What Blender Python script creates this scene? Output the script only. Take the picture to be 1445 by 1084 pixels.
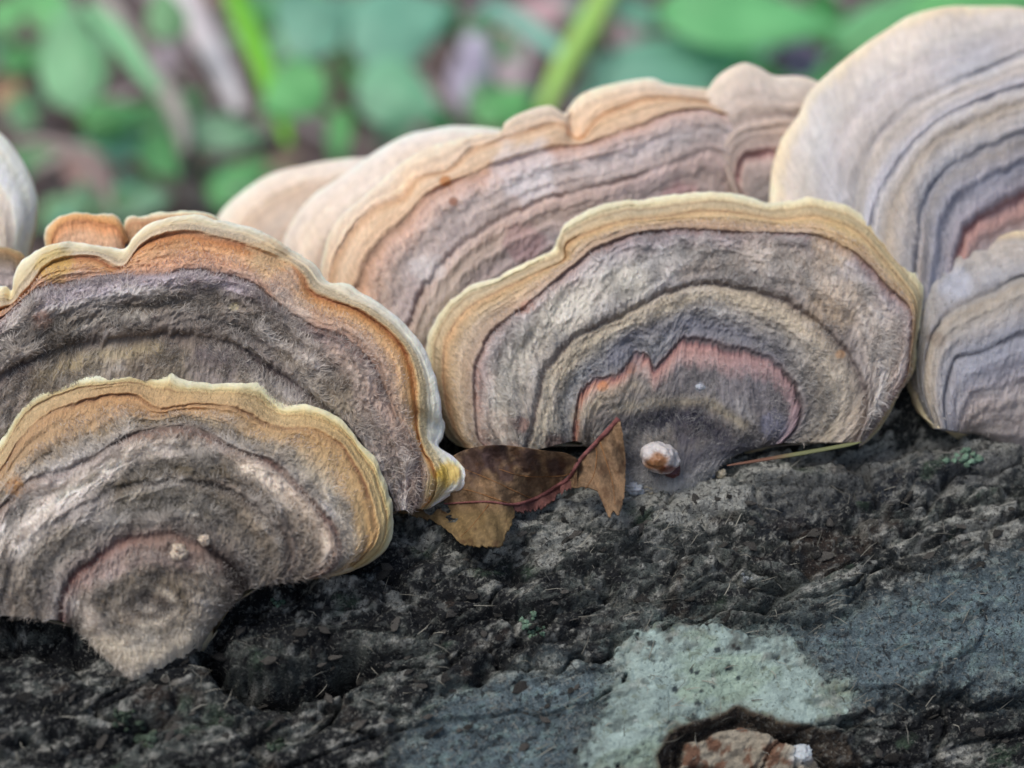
import bpy, math, random
import numpy as np
from mathutils import Vector

for o in list(bpy.data.objects): bpy.data.objects.remove(o)
rnd = random.Random(7)
RG = np.random.default_rng(11)
SC = bpy.context.scene
COL = SC.collection
S = 0.01                       # everything below is measured in centimetres and stored in metres
rad = math.radians

# ------------------------------------------------------------------ camera
PITCH = 25.0; FPX = 2806.0; W0, H0 = 1445.0, 1084.0
CAM = np.array([0.0, 0.0, 0.0])
FWD = np.array([0.0, math.cos(rad(PITCH)), -math.sin(rad(PITCH))])
RIGHT = np.array([1.0, 0.0, 0.0])
UP = np.array([0.0, math.sin(rad(PITCH)), math.cos(rad(PITCH))])
cd = bpy.data.cameras.new("camera"); cam = bpy.data.objects.new("camera", cd); COL.objects.link(cam)
cam.location = (0, 0, 0); cam.rotation_euler = (rad(90 - PITCH), 0, 0)
cd.sensor_width = 36; cd.lens = 36 * FPX / W0
cd.clip_start = 0.01; cd.clip_end = 200
cd.dof.use_dof = True; cd.dof.focus_distance = 0.193; cd.dof.aperture_fstop = 16.5
cd.dof.aperture_blades = 0
SC.camera = cam

# ------------------------------------------------------------------ light
w = bpy.data.worlds.new("World"); SC.world = w; w.use_nodes = True
nt = w.node_tree; bg = nt.nodes['Background']
sky = nt.nodes.new('ShaderNodeTexSky'); sky.sky_type = 'NISHITA'; sky.sun_disc = False
SUN_EL, SUN_AZ = 62.0, 238.0      # azimuth from +Y (away from the camera) towards +X
sky.sun_elevation = rad(SUN_EL); sky.sun_rotation = rad(SUN_AZ)
sky.air_density = 1.0; sky.dust_density = 4.0; sky.ozone_density = 1.5
nt.links.new(sky.outputs[0], bg.inputs[0]); bg.inputs[1].default_value = 0.115
sl = bpy.data.lights.new("sun", 'SUN'); sun = bpy.data.objects.new("sun", sl); COL.objects.link(sun)
sl.energy = 1.4; sl.angle = rad(28); sl.color = (1.0, 0.985, 0.97)
sd = Vector((math.sin(rad(SUN_AZ)) * math.cos(rad(SUN_EL)), math.cos(rad(SUN_AZ)) * math.cos(rad(SUN_EL)), math.sin(rad(SUN_EL))))
sun.rotation_euler = sd.to_track_quat('Z', 'Y').to_euler()
vs = SC.view_settings; vs.view_transform = 'Standard'; vs.look = 'None'; vs.exposure = 0.10; vs.gamma = 1; vs.use_curve_mapping = False

# ------------------------------------------------------------------ geometry helpers
def ray(px, py):
    px = np.asarray(px, float); py = np.asarray(py, float)
    x = (px - W0 / 2) / FPX; y = (H0 / 2 - py) / FPX
    return FWD + x[..., None] * RIGHT + y[..., None] * UP
def at(px, py, d): return CAM + ray(px, py) * d
def project(P):
    q = P - CAM; d = q @ FWD
    return W0 / 2 + FPX * (q @ RIGHT) / d, H0 / 2 - FPX * (q @ UP) / d, d
def on_plane(px, py, p0, n, h=0.0):
    r = ray(px, py)
    t = ((p0 - CAM) @ n + h) / (r @ n)
    return CAM + r * t[..., None]
def unit(v): return v / (np.linalg.norm(v, axis=-1, keepdims=True) + 1e-12)

def _hash(ix, iy, iz, seed):
    h = (ix * 374761393 + iy * 668265263 + iz * 2147483647 + seed * 1274126177) & 0xFFFFFFFF
    h = ((h ^ (h >> 13)) * 1274126177) & 0xFFFFFFFF
    h = ((h ^ (h >> 15)) * 2246822519) & 0xFFFFFFFF
    return ((h ^ (h >> 16)) & 0xFFFFFF) / float(0xFFFFFF)
def vn(x, y, seed=0):
    ix = np.floor(x).astype(np.int64); iy = np.floor(y).astype(np.int64)
    fx = x - ix; fy = y - iy; fx = fx * fx * (3 - 2 * fx); fy = fy * fy * (3 - 2 * fy)
    a = _hash(ix, iy, 0, seed); b = _hash(ix + 1, iy, 0, seed); c = _hash(ix, iy + 1, 0, seed); d = _hash(ix + 1, iy + 1, 0, seed)
    return ((a * (1 - fx) + b * fx) * (1 - fy) + (c * (1 - fx) + d * fx) * fy) * 2 - 1
def fbm(x, y, seed=0, octs=4, gain=0.5):
    s = 0; a = 1; t = 0
    for i in range(octs):
        c, sn = math.cos(i * 0.9 + .3), math.sin(i * 0.9 + .3)
        s = s + a * vn((x * c - y * sn) * 2 ** i + 17.3 * i, (x * sn + y * c) * 2 ** i - 9.1 * i, seed + i); t += a; a *= gain
    return s / t
def ridge(x, y, seed=0, octs=4):
    s = 0; a = 1; t = 0
    for i in range(octs):
        s = s + a * (1 - 2 * np.abs(vn(x * 2 ** i + 5.7 * i, y * 2 ** i + 3.3 * i, seed + i))); t += a; a *= .5
    return s / t
def sstep(a, b, x):
    t = np.clip((x - a) / (b - a), 0, 1); return t * t * (3 - 2 * t)
def worley(x, y, seed=0):
    ix = np.floor(x).astype(np.int64); iy = np.floor(y).astype(np.int64)
    d1 = np.full(x.shape, 9.0); d2 = d1.copy(); cid = np.zeros(x.shape)
    for dx in (-1, 0, 1):
        for dy in (-1, 0, 1):
            cx = ix + dx; cy = iy + dy
            qx = cx + _hash(cx, cy, 1, seed); qy = cy + _hash(cx, cy, 2, seed)
            d = np.hypot(qx - x, qy - y); v = _hash(cx, cy, 3, seed)
            near = d < d1
            d2 = np.where(near, d1, np.minimum(d2, d)); cid = np.where(near, v, cid); d1 = np.where(near, d, d1)
    return d1, d2, cid

def lin(c):
    c = np.asarray(c, float) / 255.0
    return np.where(c <= 0.04045, c / 12.92, ((c + 0.055) / 1.055) ** 2.4)

def catmull(pts, n):
    P = np.asarray(pts, float); m = len(P)
    Q = np.vstack([2 * P[0] - P[1], P, 2 * P[-1] - P[-2]])
    out = []
    for i in range(m - 1):
        t = np.linspace(0, 1, 14, endpoint=False)[:, None]
        a, b, c, d = Q[i], Q[i + 1], Q[i + 2], Q[i + 3]
        out.append(0.5 * ((2 * b) + (-a + c) * t + (2 * a - 5 * b + 4 * c - d) * t ** 2 + (-a + 3 * b - 3 * c + d) * t ** 3))
    out = np.vstack(out + [P[-1:]])
    L = np.r_[0, np.cumsum(np.linalg.norm(np.diff(out, axis=0), axis=1))]; L /= L[-1]
    u = np.linspace(0, 1, n)
    return np.stack([np.interp(u, L, out[:, k]) for k in range(out.shape[1])], 1)

def poly_sd(px, py, poly):
    """signed distance in px, negative inside"""
    P = np.asarray(poly, float); d = np.full(px.shape, 1e9); ins = np.zeros(px.shape, bool)
    for i in range(len(P)):
        a = P[i]; b = P[(i + 1) % len(P)]; e = b - a
        wx = px - a[0]; wy = py - a[1]
        t = np.clip((wx * e[0] + wy * e[1]) / (e @ e), 0, 1)
        d = np.minimum(d, np.hypot(wx - t * e[0], wy - t * e[1]))
        c = ((a[1] > py) != (b[1] > py)) & (px < (b[0] - a[0]) * (py - a[1]) / (b[1] - a[1] + 1e-12) + a[0])
        ins ^= c
    return np.where(ins, -d, d)
def line_d(px, py, pts):
    P = np.asarray(pts, float); d = np.full(px.shape, 1e9)
    for i in range(len(P) - 1):
        a = P[i]; e = P[i + 1] - a
        wx = px - a[0]; wy = py - a[1]
        t = np.clip((wx * e[0] + wy * e[1]) / (e @ e), 0, 1)
        d = np.minimum(d, np.hypot(wx - t * e[0], wy - t * e[1]))
    return d

# ------------------------------------------------------------------ object helpers
def mesh_obj(name, V, F4=None, F3=None, col=None, mat=None, parent=None, origin=None, smooth=True, uv=None):
    """V in cm; F4 / F3 index arrays; col per vertex linear rgb"""
    V = np.asarray(V, float)
    if parent is not None: org = np.array(parent['_o'])
    elif origin is not None: org = np.asarray(origin, float)
    else: org = np.zeros(3)
    me = bpy.data.meshes.new(name)
    n4 = 0 if F4 is None else len(F4); n3 = 0 if F3 is None else len(F3)
    loops = []
    if n4: loops.append(np.asarray(F4).reshape(-1))
    if n3: loops.append(np.asarray(F3).reshape(-1))
    loops = np.concatenate(loops).astype(np.int32)
    me.vertices.add(len(V)); me.vertices.foreach_set('co', ((V - org) * S).astype(np.float32).reshape(-1))
    me.loops.add(len(loops)); me.loops.foreach_set('vertex_index', loops)
    tot = np.r_[np.full(n4, 4), np.full(n3, 3)].astype(np.int32)
    me.polygons.add(len(tot)); me.polygons.foreach_set('loop_start', np.r_[0, np.cumsum(tot)[:-1]].astype(np.int32))
    me.polygons.foreach_set('use_smooth', np.full(len(tot), smooth))
    me.update(calc_edges=True)
    if col is not None:
        c = np.ones((len(V), 4), np.float32); c[:, :3] = np.clip(col, 0, 1)
        a = me.color_attributes.new('Col', 'FLOAT_COLOR', 'POINT'); a.data.foreach_set('color', c.reshape(-1))
    if uv is not None:
        l = me.uv_layers.new(name='UVMap'); l.data.foreach_set('uv', np.asarray(uv, np.float32)[loops].reshape(-1))
    if mat: me.materials.append(mat)
    o = bpy.data.objects.new(name, me); COL.objects.link(o)
    if parent is not None: o.parent = parent
    else: o.location = Vector(org * S)
    o['_o'] = [float(v) for v in org]
    return o
def empty(name, org, label, cat, group=None):
    e = bpy.data.objects.new(name, None); COL.objects.link(e); e.location = Vector(np.asarray(org, float) * S)
    e.empty_display_size = 0.01
    e['_o'] = [float(v) for v in org]
    return tag(e, label, cat, group)
def tag(o, label=None, cat=None, group=None, kind=None):
    if label: o['label'] = label
    if cat: o['category'] = cat
    if group: o['group'] = group
    if kind: o['kind'] = kind
    return o
def gridF(nu, nv, off=0):
    i = np.arange((nv - 1) * (nu - 1)); r = i // (nu - 1); c = i % (nu - 1); a = r * nu + c + off
    return np.stack([a, a + 1, a + nu + 1, a + nu], 1)
def grid_normals(P):
    du = np.gradient(P, axis=1); dv = np.gradient(P, axis=0)
    n = unit(np.cross(du, dv)); return n
def tube(path, radii, nseg=8, flat=1.0, nrm=None):
    P = np.asarray(path, float); n = len(P); r = np.broadcast_to(np.asarray(radii, float), (n,))
    T = unit(np.gradient(P, axis=0)); ref = np.array([0.13, -0.3, 1.0]) if nrm is None else np.asarray(nrm, float)
    A = unit(np.cross(T, ref)); B = unit(np.cross(A, T))
    th = np.linspace(0, 2 * np.pi, nseg, endpoint=False)
    V = P[:, None] + (A[:, None] * np.cos(th)[None, :, None] + flat * B[:, None] * np.sin(th)[None, :, None]) * r[:, None, None]
    V = V.reshape(-1, 3)
    F = []
    for i in range(n - 1):
        for j in range(nseg):
            a = i * nseg + j; b = i * nseg + (j + 1) % nseg; F.append((a, b, b + nseg, a + nseg))
    V = np.vstack([V, P[:1], P[-1:]]); s, e = len(V) - 2, len(V) - 1
    F3 = [(s, (j + 1) % nseg, j) for j in range(nseg)] + [(e, (n - 1) * nseg + j, (n - 1) * nseg + (j + 1) % nseg) for j in range(nseg)]
    return V, np.array(F), np.array(F3)

# ------------------------------------------------------------------ materials
def mat_vc(name, rough=0.85, spec=0.3, sss=0.0, sssr=0.001, noise=(), bump=(), transl=0.0, tcol=None, coat=0.0, stretch=None, specks=()):
    """colour attribute x procedural mottling, with procedural relief.  noise/bump: (scale per m, strength, detail)"""
    m = bpy.data.materials.new(name); m.use_nodes = True; t = m.node_tree; N = t.nodes; L = t.links
    b = N['Principled BSDF']; out = N['Material Output']
    b.inputs['Roughness'].default_value = rough; b.inputs['Specular IOR Level'].default_value = spec
    at_ = N.new('ShaderNodeAttribute'); at_.attribute_name = 'Col'; c = at_.outputs['Color']
    tc = N.new('ShaderNodeTexCoord'); vec = tc.outputs['Object']
    for sc, st, de in noise:
        n = N.new('ShaderNodeTexNoise'); n.inputs['Scale'].default_value = sc; n.inputs['Detail'].default_value = de; n.inputs['Roughness'].default_value = .65
        L.new(vec, n.inputs['Vector'])
        mr = N.new('ShaderNodeMapRange'); mr.inputs[1].default_value = .25; mr.inputs[2].default_value = .75; mr.inputs[3].default_value = 1 - st; mr.inputs[4].default_value = 1 + st
        L.new(n.outputs['Fac'], mr.inputs[0])
        vm = N.new('ShaderNodeVectorMath'); vm.operation = 'SCALE'; L.new(c, vm.inputs[0]); L.new(mr.outputs[0], vm.inputs['Scale']); c = vm.outputs[0]
    for sc, lo, hi, cc, amt in specks:
        n = N.new('ShaderNodeTexNoise'); n.inputs['Scale'].default_value = sc; n.inputs['Detail'].default_value = 3; n.inputs['Distortion'].default_value = .6; L.new(vec, n.inputs['Vector'])
        mr = N.new('ShaderNodeMapRange'); mr.inputs[1].default_value = lo; mr.inputs[2].default_value = hi; mr.inputs[3].default_value = 0; mr.inputs[4].default_value = amt; L.new(n.outputs['Fac'], mr.inputs[0])
        mx_ = N.new('ShaderNodeMix'); mx_.data_type = 'RGBA'; L.new(mr.outputs[0], mx_.inputs['Factor']); L.new(c, mx_.inputs['A']); mx_.inputs['B'].default_value = (*cc, 1); c = mx_.outputs['Result']
    if stretch:
        uvn = N.new('ShaderNodeUVMap'); mp = N.new('ShaderNodeMapping'); mp.inputs['Scale'].default_value = (stretch[0], stretch[1], 1)
        L.new(uvn.outputs[0], mp.inputs[0]); n = N.new('ShaderNodeTexNoise'); n.inputs['Scale'].default_value = 1; n.inputs['Detail'].default_value = 4
        n.inputs['Distortion'].default_value = 1.2; L.new(mp.outputs[0], n.inputs['Vector'])
        mr = N.new('ShaderNodeMapRange'); mr.inputs[1].default_value = .3; mr.inputs[2].default_value = .7; mr.inputs[3].default_value = 1 - stretch[2]; mr.inputs[4].default_value = 1 + stretch[2]
        L.new(n.outputs['Fac'], mr.inputs[0])
        vm = N.new('ShaderNodeVectorMath'); vm.operation = 'SCALE'; L.new(c, vm.inputs[0]); L.new(mr.outputs[0], vm.inputs['Scale']); c = vm.outputs[0]
        st_h = n.outputs['Fac']
    L.new(c, b.inputs['Base Color'])
    nrm = None
    for sc, st, de in bump:
        n = N.new('ShaderNodeTexNoise'); n.inputs['Scale'].default_value = sc; n.inputs['Detail'].default_value = de; n.inputs['Roughness'].default_value = .6
        L.new(vec, n.inputs['Vector'])
        bp = N.new('ShaderNodeBump'); bp.inputs['Strength'].default_value = 1.0; bp.inputs['Distance'].default_value = st
        L.new(n.outputs['Fac'], bp.inputs['Height'])
        if nrm: L.new(nrm, bp.inputs['Normal'])
        nrm = bp.outputs[0]
    if stretch:
        bp = N.new('ShaderNodeBump'); bp.inputs['Distance'].default_value = stretch[3]; L.new(st_h, bp.inputs['Height'])
        if nrm: L.new(nrm, bp.inputs['Normal'])
        nrm = bp.outputs[0]
    if nrm: L.new(nrm, b.inputs['Normal'])
    if sss:
        b.inputs['Subsurface Weight'].default_value = sss; b.inputs['Subsurface Radius'].default_value = (1, .6, .3); b.inputs['Subsurface Scale'].default_value = sssr
    if coat: b.inputs['Coat Weight'].default_value = coat; b.inputs['Coat Roughness'].default_value = .15
    if transl:
        tr = N.new('ShaderNodeBsdfTranslucent'); mx = N.new('ShaderNodeMixShader'); mx.inputs[0].default_value = transl
        L.new(c, tr.inputs[0]); L.new(b.outputs[0], mx.inputs[1]); L.new(tr.outputs[0], mx.inputs[2]); L.new(mx.outputs[0], out.inputs['Surface'])
    return m

M_cap = mat_vc('felted_cap_skin', .9, .15, .12, .0006, noise=[(900, .10, 3), (5200, .16, 3)], bump=[(2600, .00022, 4)], stretch=(34, 9, .16, .00016))
M_capfar = mat_vc('cap_skin', .85, .2, .2, .0008, noise=[(700, .10, 3)], bump=[(1800, .0002, 4)], stretch=(16, 5, .10, .0001))
M_margin = mat_vc('pale_growing_margin', .75, .25, .25, .0010, noise=[(1500, .07, 3)], bump=[(2200, .00012, 3)], stretch=(14, 1.5, .05, .00007))
M_pore = mat_vc('pore_layer', .9, .1, .2, .001, noise=[(6000, .12, 2)], bump=[(6000, .0001, 2)])
M_hair = mat_vc('felt_hair', .8, .2, transl=.25)
M_bark = mat_vc('bark', .78, .35, noise=[(420, .22, 5), (2300, .45, 5), (7000, .35, 3)], bump=[(1500, .0010, 6), (5200, .0004, 4)], specks=[(2600, .56, .66, (.36, .36, .31), .55), (1500, .57, .64, (.012, .012, .014), .7), (3400, .60, .66, (.015, .015, .016), .8), (900, .60, .70, (.30, .31, .28), .4)])
M_crust = mat_vc('lichen_crust', .95, .1, noise=[(500, .16, 4), (2600, .20, 5)], bump=[(1800, .0004, 6)], specks=[(2400, .60, .68, (.06, .075, .06), .6), (1100, .58, .68, (.14, .16, .10), .5)])
M_wood = mat_vc('bare_wood', .9, .2, noise=[(900, .25, 5), (3500, .2, 3)], bump=[(1600, .0004, 5)])
M_dleaf = mat_vc('dead_leaf_blade', .7, .35, noise=[(800, .20, 5), (4200, .22, 4)], bump=[(2600, .00018, 5)], transl=.15)
M_vein = mat_vc('dead_leaf_vein', .75, .3, noise=[(3000, .25, 3)], bump=[(4000, .0002, 3)])
M_leaf = mat_vc('green_leaf', .42, .5, noise=[(60, .12, 3)], bump=[(120, .001, 3)], transl=.35)
M_blade = mat_vc('grass_skin', .5, .4, noise=[(60, .12, 3)])
M_stem = mat_vc('green_stem', .5, .4, noise=[(120, .12, 3)], transl=.15)
M_litter = mat_vc('leaf_litter', .8, .3, noise=[(90, .25, 4)], bump=[(200, .001, 4)])
M_soil = mat_vc('forest_soil', .95, .15, noise=[(30, .35, 6), (180, .35, 5)], bump=[(60, .006, 6)])
M_knob = mat_vc('young_fruit_body', .38, .5, .2, .0008, noise=[(1500, .12, 4)], bump=[(2500, .00015, 4)])

# ------------------------------------------------------------------ log frame
AX_YAW, AX_PITCH, R = rad(15), rad(5), 6.5
AD = np.array([math.cos(AX_YAW) * math.cos(AX_PITCH), math.sin(AX_YAW) * math.cos(AX_PITCH), math.sin(AX_PITCH)])
AN0 = unit(np.array([0, 0, 1.0]) - AD * AD[2])                 # up, square to the axis
AF = unit(np.cross(AN0, AD)) * 1.0                             # towards / away
if AF[1] > 0: AF = -AF                                          # AF points at the camera side
a0 = rad(20)
PF = at(930, 690, 20.0)
AC = PF - R * (AN0 * math.cos(a0) + AF * math.sin(a0))
GZ = AC[2] - 3.2                                                # ground level
def bark_hit(px, py, r=R):
    d = ray(px, py); o = CAM - AC
    dp = d - (d @ AD) * AD; op = o - (o @ AD) * AD
    A = dp @ dp; B = 2 * dp @ op; C = op @ op - r * r
    q = B * B - 4 * A * C
    if q < 0: return None
    return float((-B - math.sqrt(q)) / (2 * A))
for nm, p in dict(A=(190, 940), B=(560, 722), G=(850, 560), J=(1450, 500), K=(1440, 618), H=(1100, 450), I=(500, 520), L=(700, 765), R=(1215, 630), bottom=(722, 1084)).items():
    print('bark depth', nm, bark_hit(*p))

# ------------------------------------------------------------------ sky / ground are built first
def ground_h(x, y): return GZ + 1.2 * fbm(x * .03, y * .03, 5, 3) + .5 * fbm(x * .2, y * .2, 9, 3) + .016 * np.maximum(y - 20, 0)
def build_ground():
    xs = np.r_[-np.geomspace(90, 6000, 22)[::-1], np.linspace(-88, 88, 230), np.geomspace(90, 6000, 22)]
    ys = np.r_[-np.geomspace(20, 6000, 22)[::-1], np.linspace(-18, 160, 230), np.geomspace(162, 9000, 30)]
    X, Y = np.meshgrid(xs, ys)
    Z = GZ + 1.2 * fbm(X * .03, Y * .03, 5, 3) + .5 * fbm(X * .2, Y * .2, 9, 3) + .016 * np.clip(Y - 20, 0, 300)
    n = fbm(X * .12, Y * .12, 31, 4); n2 = fbm(X * .5, Y * .5, 37, 3)
    c = np.array([.10, .082, .078]) + (n * .5 + .5)[..., None] * np.array([.10, .065, .06]) + n2[..., None] * .035
    P = np.stack([X, Y, Z], -1)
    o = mesh_obj('ground', P.reshape(-1, 3), gridF(len(xs), len(ys)), col=c.reshape(-1, 3), mat=M_soil)
    tag(o, kind='structure')
build_ground()

# ------------------------------------------------------------------ the log
BARK = []
def bark_at(px, py):
    X, Y, P, Nn = BARK[0]; k = int(np.argmin((X - px) ** 2 + (Y - py) ** 2)); return P.reshape(-1, 3)[k], Nn.reshape(-1, 3)[k]
def build_log():
    log = empty('fallen_log', AC + np.array([0, 0, -R * .9]), 'dark rotting log with rough lichen-spotted bark carrying all the bracket fungi', 'log')
    s = np.r_[np.linspace(-70, -9, 50, endpoint=False), np.linspace(-9, 8.6, 900), np.linspace(8.8, 80, 50)]
    # arc positions (cm) measured from the top towards the camera
    q = np.r_[np.linspace(-math.pi * R, .2, 60, endpoint=False), np.linspace(.2, 7.0, 380), np.linspace(7.2, math.pi * R, 40)]
    Sg, Q = np.meshgrid(s, q); th = Q / R
    Nn = AN0 * np.cos(th)[..., None] + AF * np.sin(th)[..., None]
    base = AC + AD * Sg[..., None] + Nn * R
    px, py, dd = project(base); vis = (dd > 5)
    px = np.where(vis, px, -9999); py = np.where(vis, py, -9999)
    wob = fbm(Sg * 1.1, Q * 1.1, 3, 3)
    wx = px + 30 * fbm(Sg * 2.6, Q * 2.6, 71, 5, .62); wy = py + 26 * fbm(Sg * 2.6, Q * 2.6, 83, 5, .62)
    # regions
    sd_l = poly_sd(wx, wy, [(870, 925), (905, 900), (980, 883), (1060, 878), (1105, 900), (1135, 940), (1185, 985), (1192, 1012), (1130, 1034), (1050, 1010), (1000, 1022), (950, 1032), (935, 1100), (835, 1100), (825, 1025), (862, 985)])
    sd_g = poly_sd(wx, wy, [(1085, 895), (1180, 862), (1260, 850), (1330, 805), (1560, 770), (1560, 985), (1330, 975), (1250, 985), (1190, 995), (1140, 930)])
    sd_b = poly_sd(wx, wy, [(540, 1200), (570, 1040), (640, 975), (790, 945), (862, 955), (850, 1000), (822, 1030), (830, 1200)])
    kx = px + 7 * fbm(Sg * 7, Q * 7, 171, 3); ky = py + 7 * fbm(Sg * 7, Q * 7, 183, 3)
    sd_k = poly_sd(kx, ky, [(928, 1120), (930, 1070), (945, 1036), (998, 1022), (1042, 1000), (1075, 1018), (1130, 1032), (1190, 1045), (1215, 1080), (1230, 1120), (1230, 1200), (930, 1200)])
    sd_w = poly_sd(kx, ky, [(962, 1200), (960, 1090), (972, 1050), (1012, 1036), (1045, 1022), (1080, 1038), (1140, 1056), (1165, 1085), (1165, 1200)])
    lich = sstep(3, -3, sd_l + 30 * fbm(Sg * 8, Q * 11, 77, 5, .7)); grey = np.maximum(sstep(40, -30, sd_g + 20 * fbm(Sg * 6, Q * 9, 79, 4, .65)), sstep(40, -30, sd_b + 20 * fbm(Sg * 6, Q * 9, 79, 4, .65))) * (1 - lich)
    knot = sstep(3, -3, sd_k); wood = sstep(2, -2, sd_w)
    smooth = np.clip(lich + grey * .8 + wood * .5, 0, 1)
    # relief
    h = .14 * fbm(Sg * .25, Q * .9, 21, 3) + .10 * ridge(Sg * .35 + .3 * wob, Q * 1.6 + .8 * wob, 41, 3)
    pl1, pl2, pid = worley(Sg * 1.15 + .5 * wob, Q * 2.9 + .7 * wob, 51)
    crack = sstep(.16, .0, pl2 - pl1)
    fis = sstep(.10, .0, np.abs(vn(Sg * .8 + .5 * wob, Q * 2.6 + 1.2 * wob, 61))) * sstep(-.2, .3, fbm(Sg * .7, Q * .7, 66, 2))
    f1 = fbm(Sg * 1.9 + .4 * wob, Q * 5.5, 91, 5, .60); f2 = ridge(Sg * 3.4, Q * 10, 101, 4)
    w1, w2, wid = worley(Sg * 7 + f1, Q * 15 + f1, 151)
    rough = (1 - smooth * .82)
    h += rough * (.07 * (pid - .5) - .07 * crack - .17 * fis + .075 * f1 + .03 * f2 + .03 * (wid - .5) - .02 * sstep(.12, 0, w2 - w1))
    h += smooth * .010 * f2
    streaks = [([(300, 925), (330, 955), (400, 968), (500, 948)], 20, .55), ([(285, 905), (340, 860), (420, 838)], 20, .22), ([(555, 748), (640, 792), (720, 800)], 16, .16),
               ([(540, 850), (640, 872), (760, 868), (860, 842)], 10, .13), ([(850, 838), (960, 862), (1110, 880), (1220, 850)], 11, .14),
               ([(1060, 722), (1150, 705), (1260, 690)], 11, .12), ([(980, 740), (1080, 770), (1200, 740)], 7, .08), ([(0, 905), (60, 900), (150, 930)], 24, .26),
               ([(680, 945), (730, 905), (765, 880)], 11, .18), ([(560, 1010), (640, 965), (690, 950)], 9, .12), ([(1190, 1036), (1260, 996), (1340, 990), (1460, 992)], 8, .16),
               ([(300, 1010), (380, 1030), (470, 1000)], 10, .12), ([(0, 1075), (90, 1040), (150, 1060)], 14, .16), ([(1130, 640), (1280, 628), (1330, 615)], 18, .18),
               ([(1250, 760), (1340, 720), (1445, 700)], 9, .09), ([(480, 800), (560, 830)], 9, .1), ([(930, 960), (1060, 975)], 0, 0)]
    for pts, wd, de in streaks:
        if wd: h -= de * np.exp(-(line_d(wx, wy, pts) / wd) ** 2)
    h = h * (1 - .8 * np.exp(-(np.hypot((px - 198) / 70, (py - 930) / 34)) ** 4)) + .10 * np.exp(-(np.hypot((px - 198) / 60, (py - 930) / 34)) ** 2)
    # bark below the long lip at the right stands lower; knot hollow
    low = sstep(6, -6, poly_sd(wx, wy, [(1200, 1045), (1260, 1000), (1340, 992), (1600, 990), (1600, 1300), (1220, 1300)]))
    h -= .10 * low
    h += .05 * np.exp(-((sd_k + 2) / 9) ** 2) - knot * .07 - .10 * np.exp(-((sd_w - 6) / 6) ** 2) * knot + wood * (.07 + .03 * f1)
    far = sstep(0, 1, np.abs(Sg) - 9) ; h = h * 1.0 + far * .25 * fbm(Sg * .3, Q * .5, 7, 3)
    P = base + Nn * h[..., None]
    # colour (dirt and crust have shapes of their own; hollow shade is painted in)
    n1 = fbm(Sg * .8, Q * 2.4, 201, 4); n2 = fbm(Sg * 3.6, Q * 8, 211, 5, .62); n3 = fbm(Sg * 14, Q * 20, 221, 3); n4 = fbm(Sg * .9, Q * 1.5, 231, 3)
    dark = np.array([.013, .015, .017]); mid = np.array([.140, .158, .140]); pale = np.array([.54, .54, .48])
    k = sstep(-.10, .28, n1 * .55 + n2 * .75 + .12 * (pid - .5) + .35 * (wid - .5))
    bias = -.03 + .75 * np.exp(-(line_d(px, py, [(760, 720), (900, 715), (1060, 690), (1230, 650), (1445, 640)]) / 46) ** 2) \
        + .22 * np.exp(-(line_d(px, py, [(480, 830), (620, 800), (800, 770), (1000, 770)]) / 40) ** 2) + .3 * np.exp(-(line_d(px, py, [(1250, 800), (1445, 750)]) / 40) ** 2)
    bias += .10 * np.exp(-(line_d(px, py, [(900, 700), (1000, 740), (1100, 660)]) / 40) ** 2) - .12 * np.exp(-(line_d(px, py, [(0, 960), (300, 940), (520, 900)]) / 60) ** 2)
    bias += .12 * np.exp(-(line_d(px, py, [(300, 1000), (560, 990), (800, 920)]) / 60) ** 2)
    bias -= .38 * np.exp(-(line_d(wx, wy, [(540, 790), (640, 862), (800, 855), (1100, 872)]) / 26) ** 2) + .34 * np.exp(-(line_d(wx, wy, [(0, 900), (120, 930), (300, 930), (520, 950)]) / 34) ** 2) + .3 * np.exp(-(line_d(wx, wy, [(1200, 1050), (1320, 1030), (1445, 1040)]) / 30) ** 2)  # hollow shade painted in as dark bands; lower right bark is dark itself
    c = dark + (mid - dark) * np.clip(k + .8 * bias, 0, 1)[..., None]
    p = sstep(.0, .34, n2 * .7 + n3 * .55 + .25 * n4 + .55 * bias - .05)
    c = c + (pale - c) * (p * .85)[..., None]
    brown = sstep(.32, .55, fbm(Sg * 2.2, Q * 3.6, 241, 4)); c = c + (np.array([.10, .065, .042]) - c) * (brown * .45)[..., None]
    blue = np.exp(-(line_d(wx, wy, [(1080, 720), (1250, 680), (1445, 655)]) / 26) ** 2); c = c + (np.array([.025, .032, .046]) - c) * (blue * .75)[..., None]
    grn = sstep(.3, .6, fbm(Sg * 3, Q * 4, 251, 4) + .30 * np.exp(-(np.hypot(px - 210, (py - 1030)) / 90) ** 2) + .3 * np.exp(-(np.hypot(px - 390, (py - 1040)) / 60) ** 2) - .06)
    c = c + (np.array([.085, .135, .085]) - c) * (grn * .65)[..., None]
    gcol = np.array([.155, .215, .235]) * (1 + .5 * n1 + .5 * n2 + .3 * n3)[..., None]; gcol = gcol + np.array([.03, .05, .02]) * sstep(.1, .5, n3 + n2)[..., None]
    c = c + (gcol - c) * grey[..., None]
    lc = np.array([.36, .46, .42]) * (1 + .2 * n1 + .34 * n2 + .22 * n3)[..., None]
    lc = lc + (np.array([.24, .32, .20]) - lc) * (sstep(0, .5, n4 + n2 * .8) * .5)[..., None]
    d1, d2, cid = worley(Sg * 6.5 + .3 * f1, Q * 7.5, 301); dr = .06 + .20 * ((cid * 7.31) % 1); dots = sstep(dr + .04, dr - .02, d1) * (cid > .5) * sstep(-.1, .25, n4 + n1 + .6 * np.exp(-(np.hypot(px - 965, py - 935) / 60) ** 2))
    lc = lc + (np.array([.02, .028, .035]) - lc) * (dots * .9)[..., None]
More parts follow.
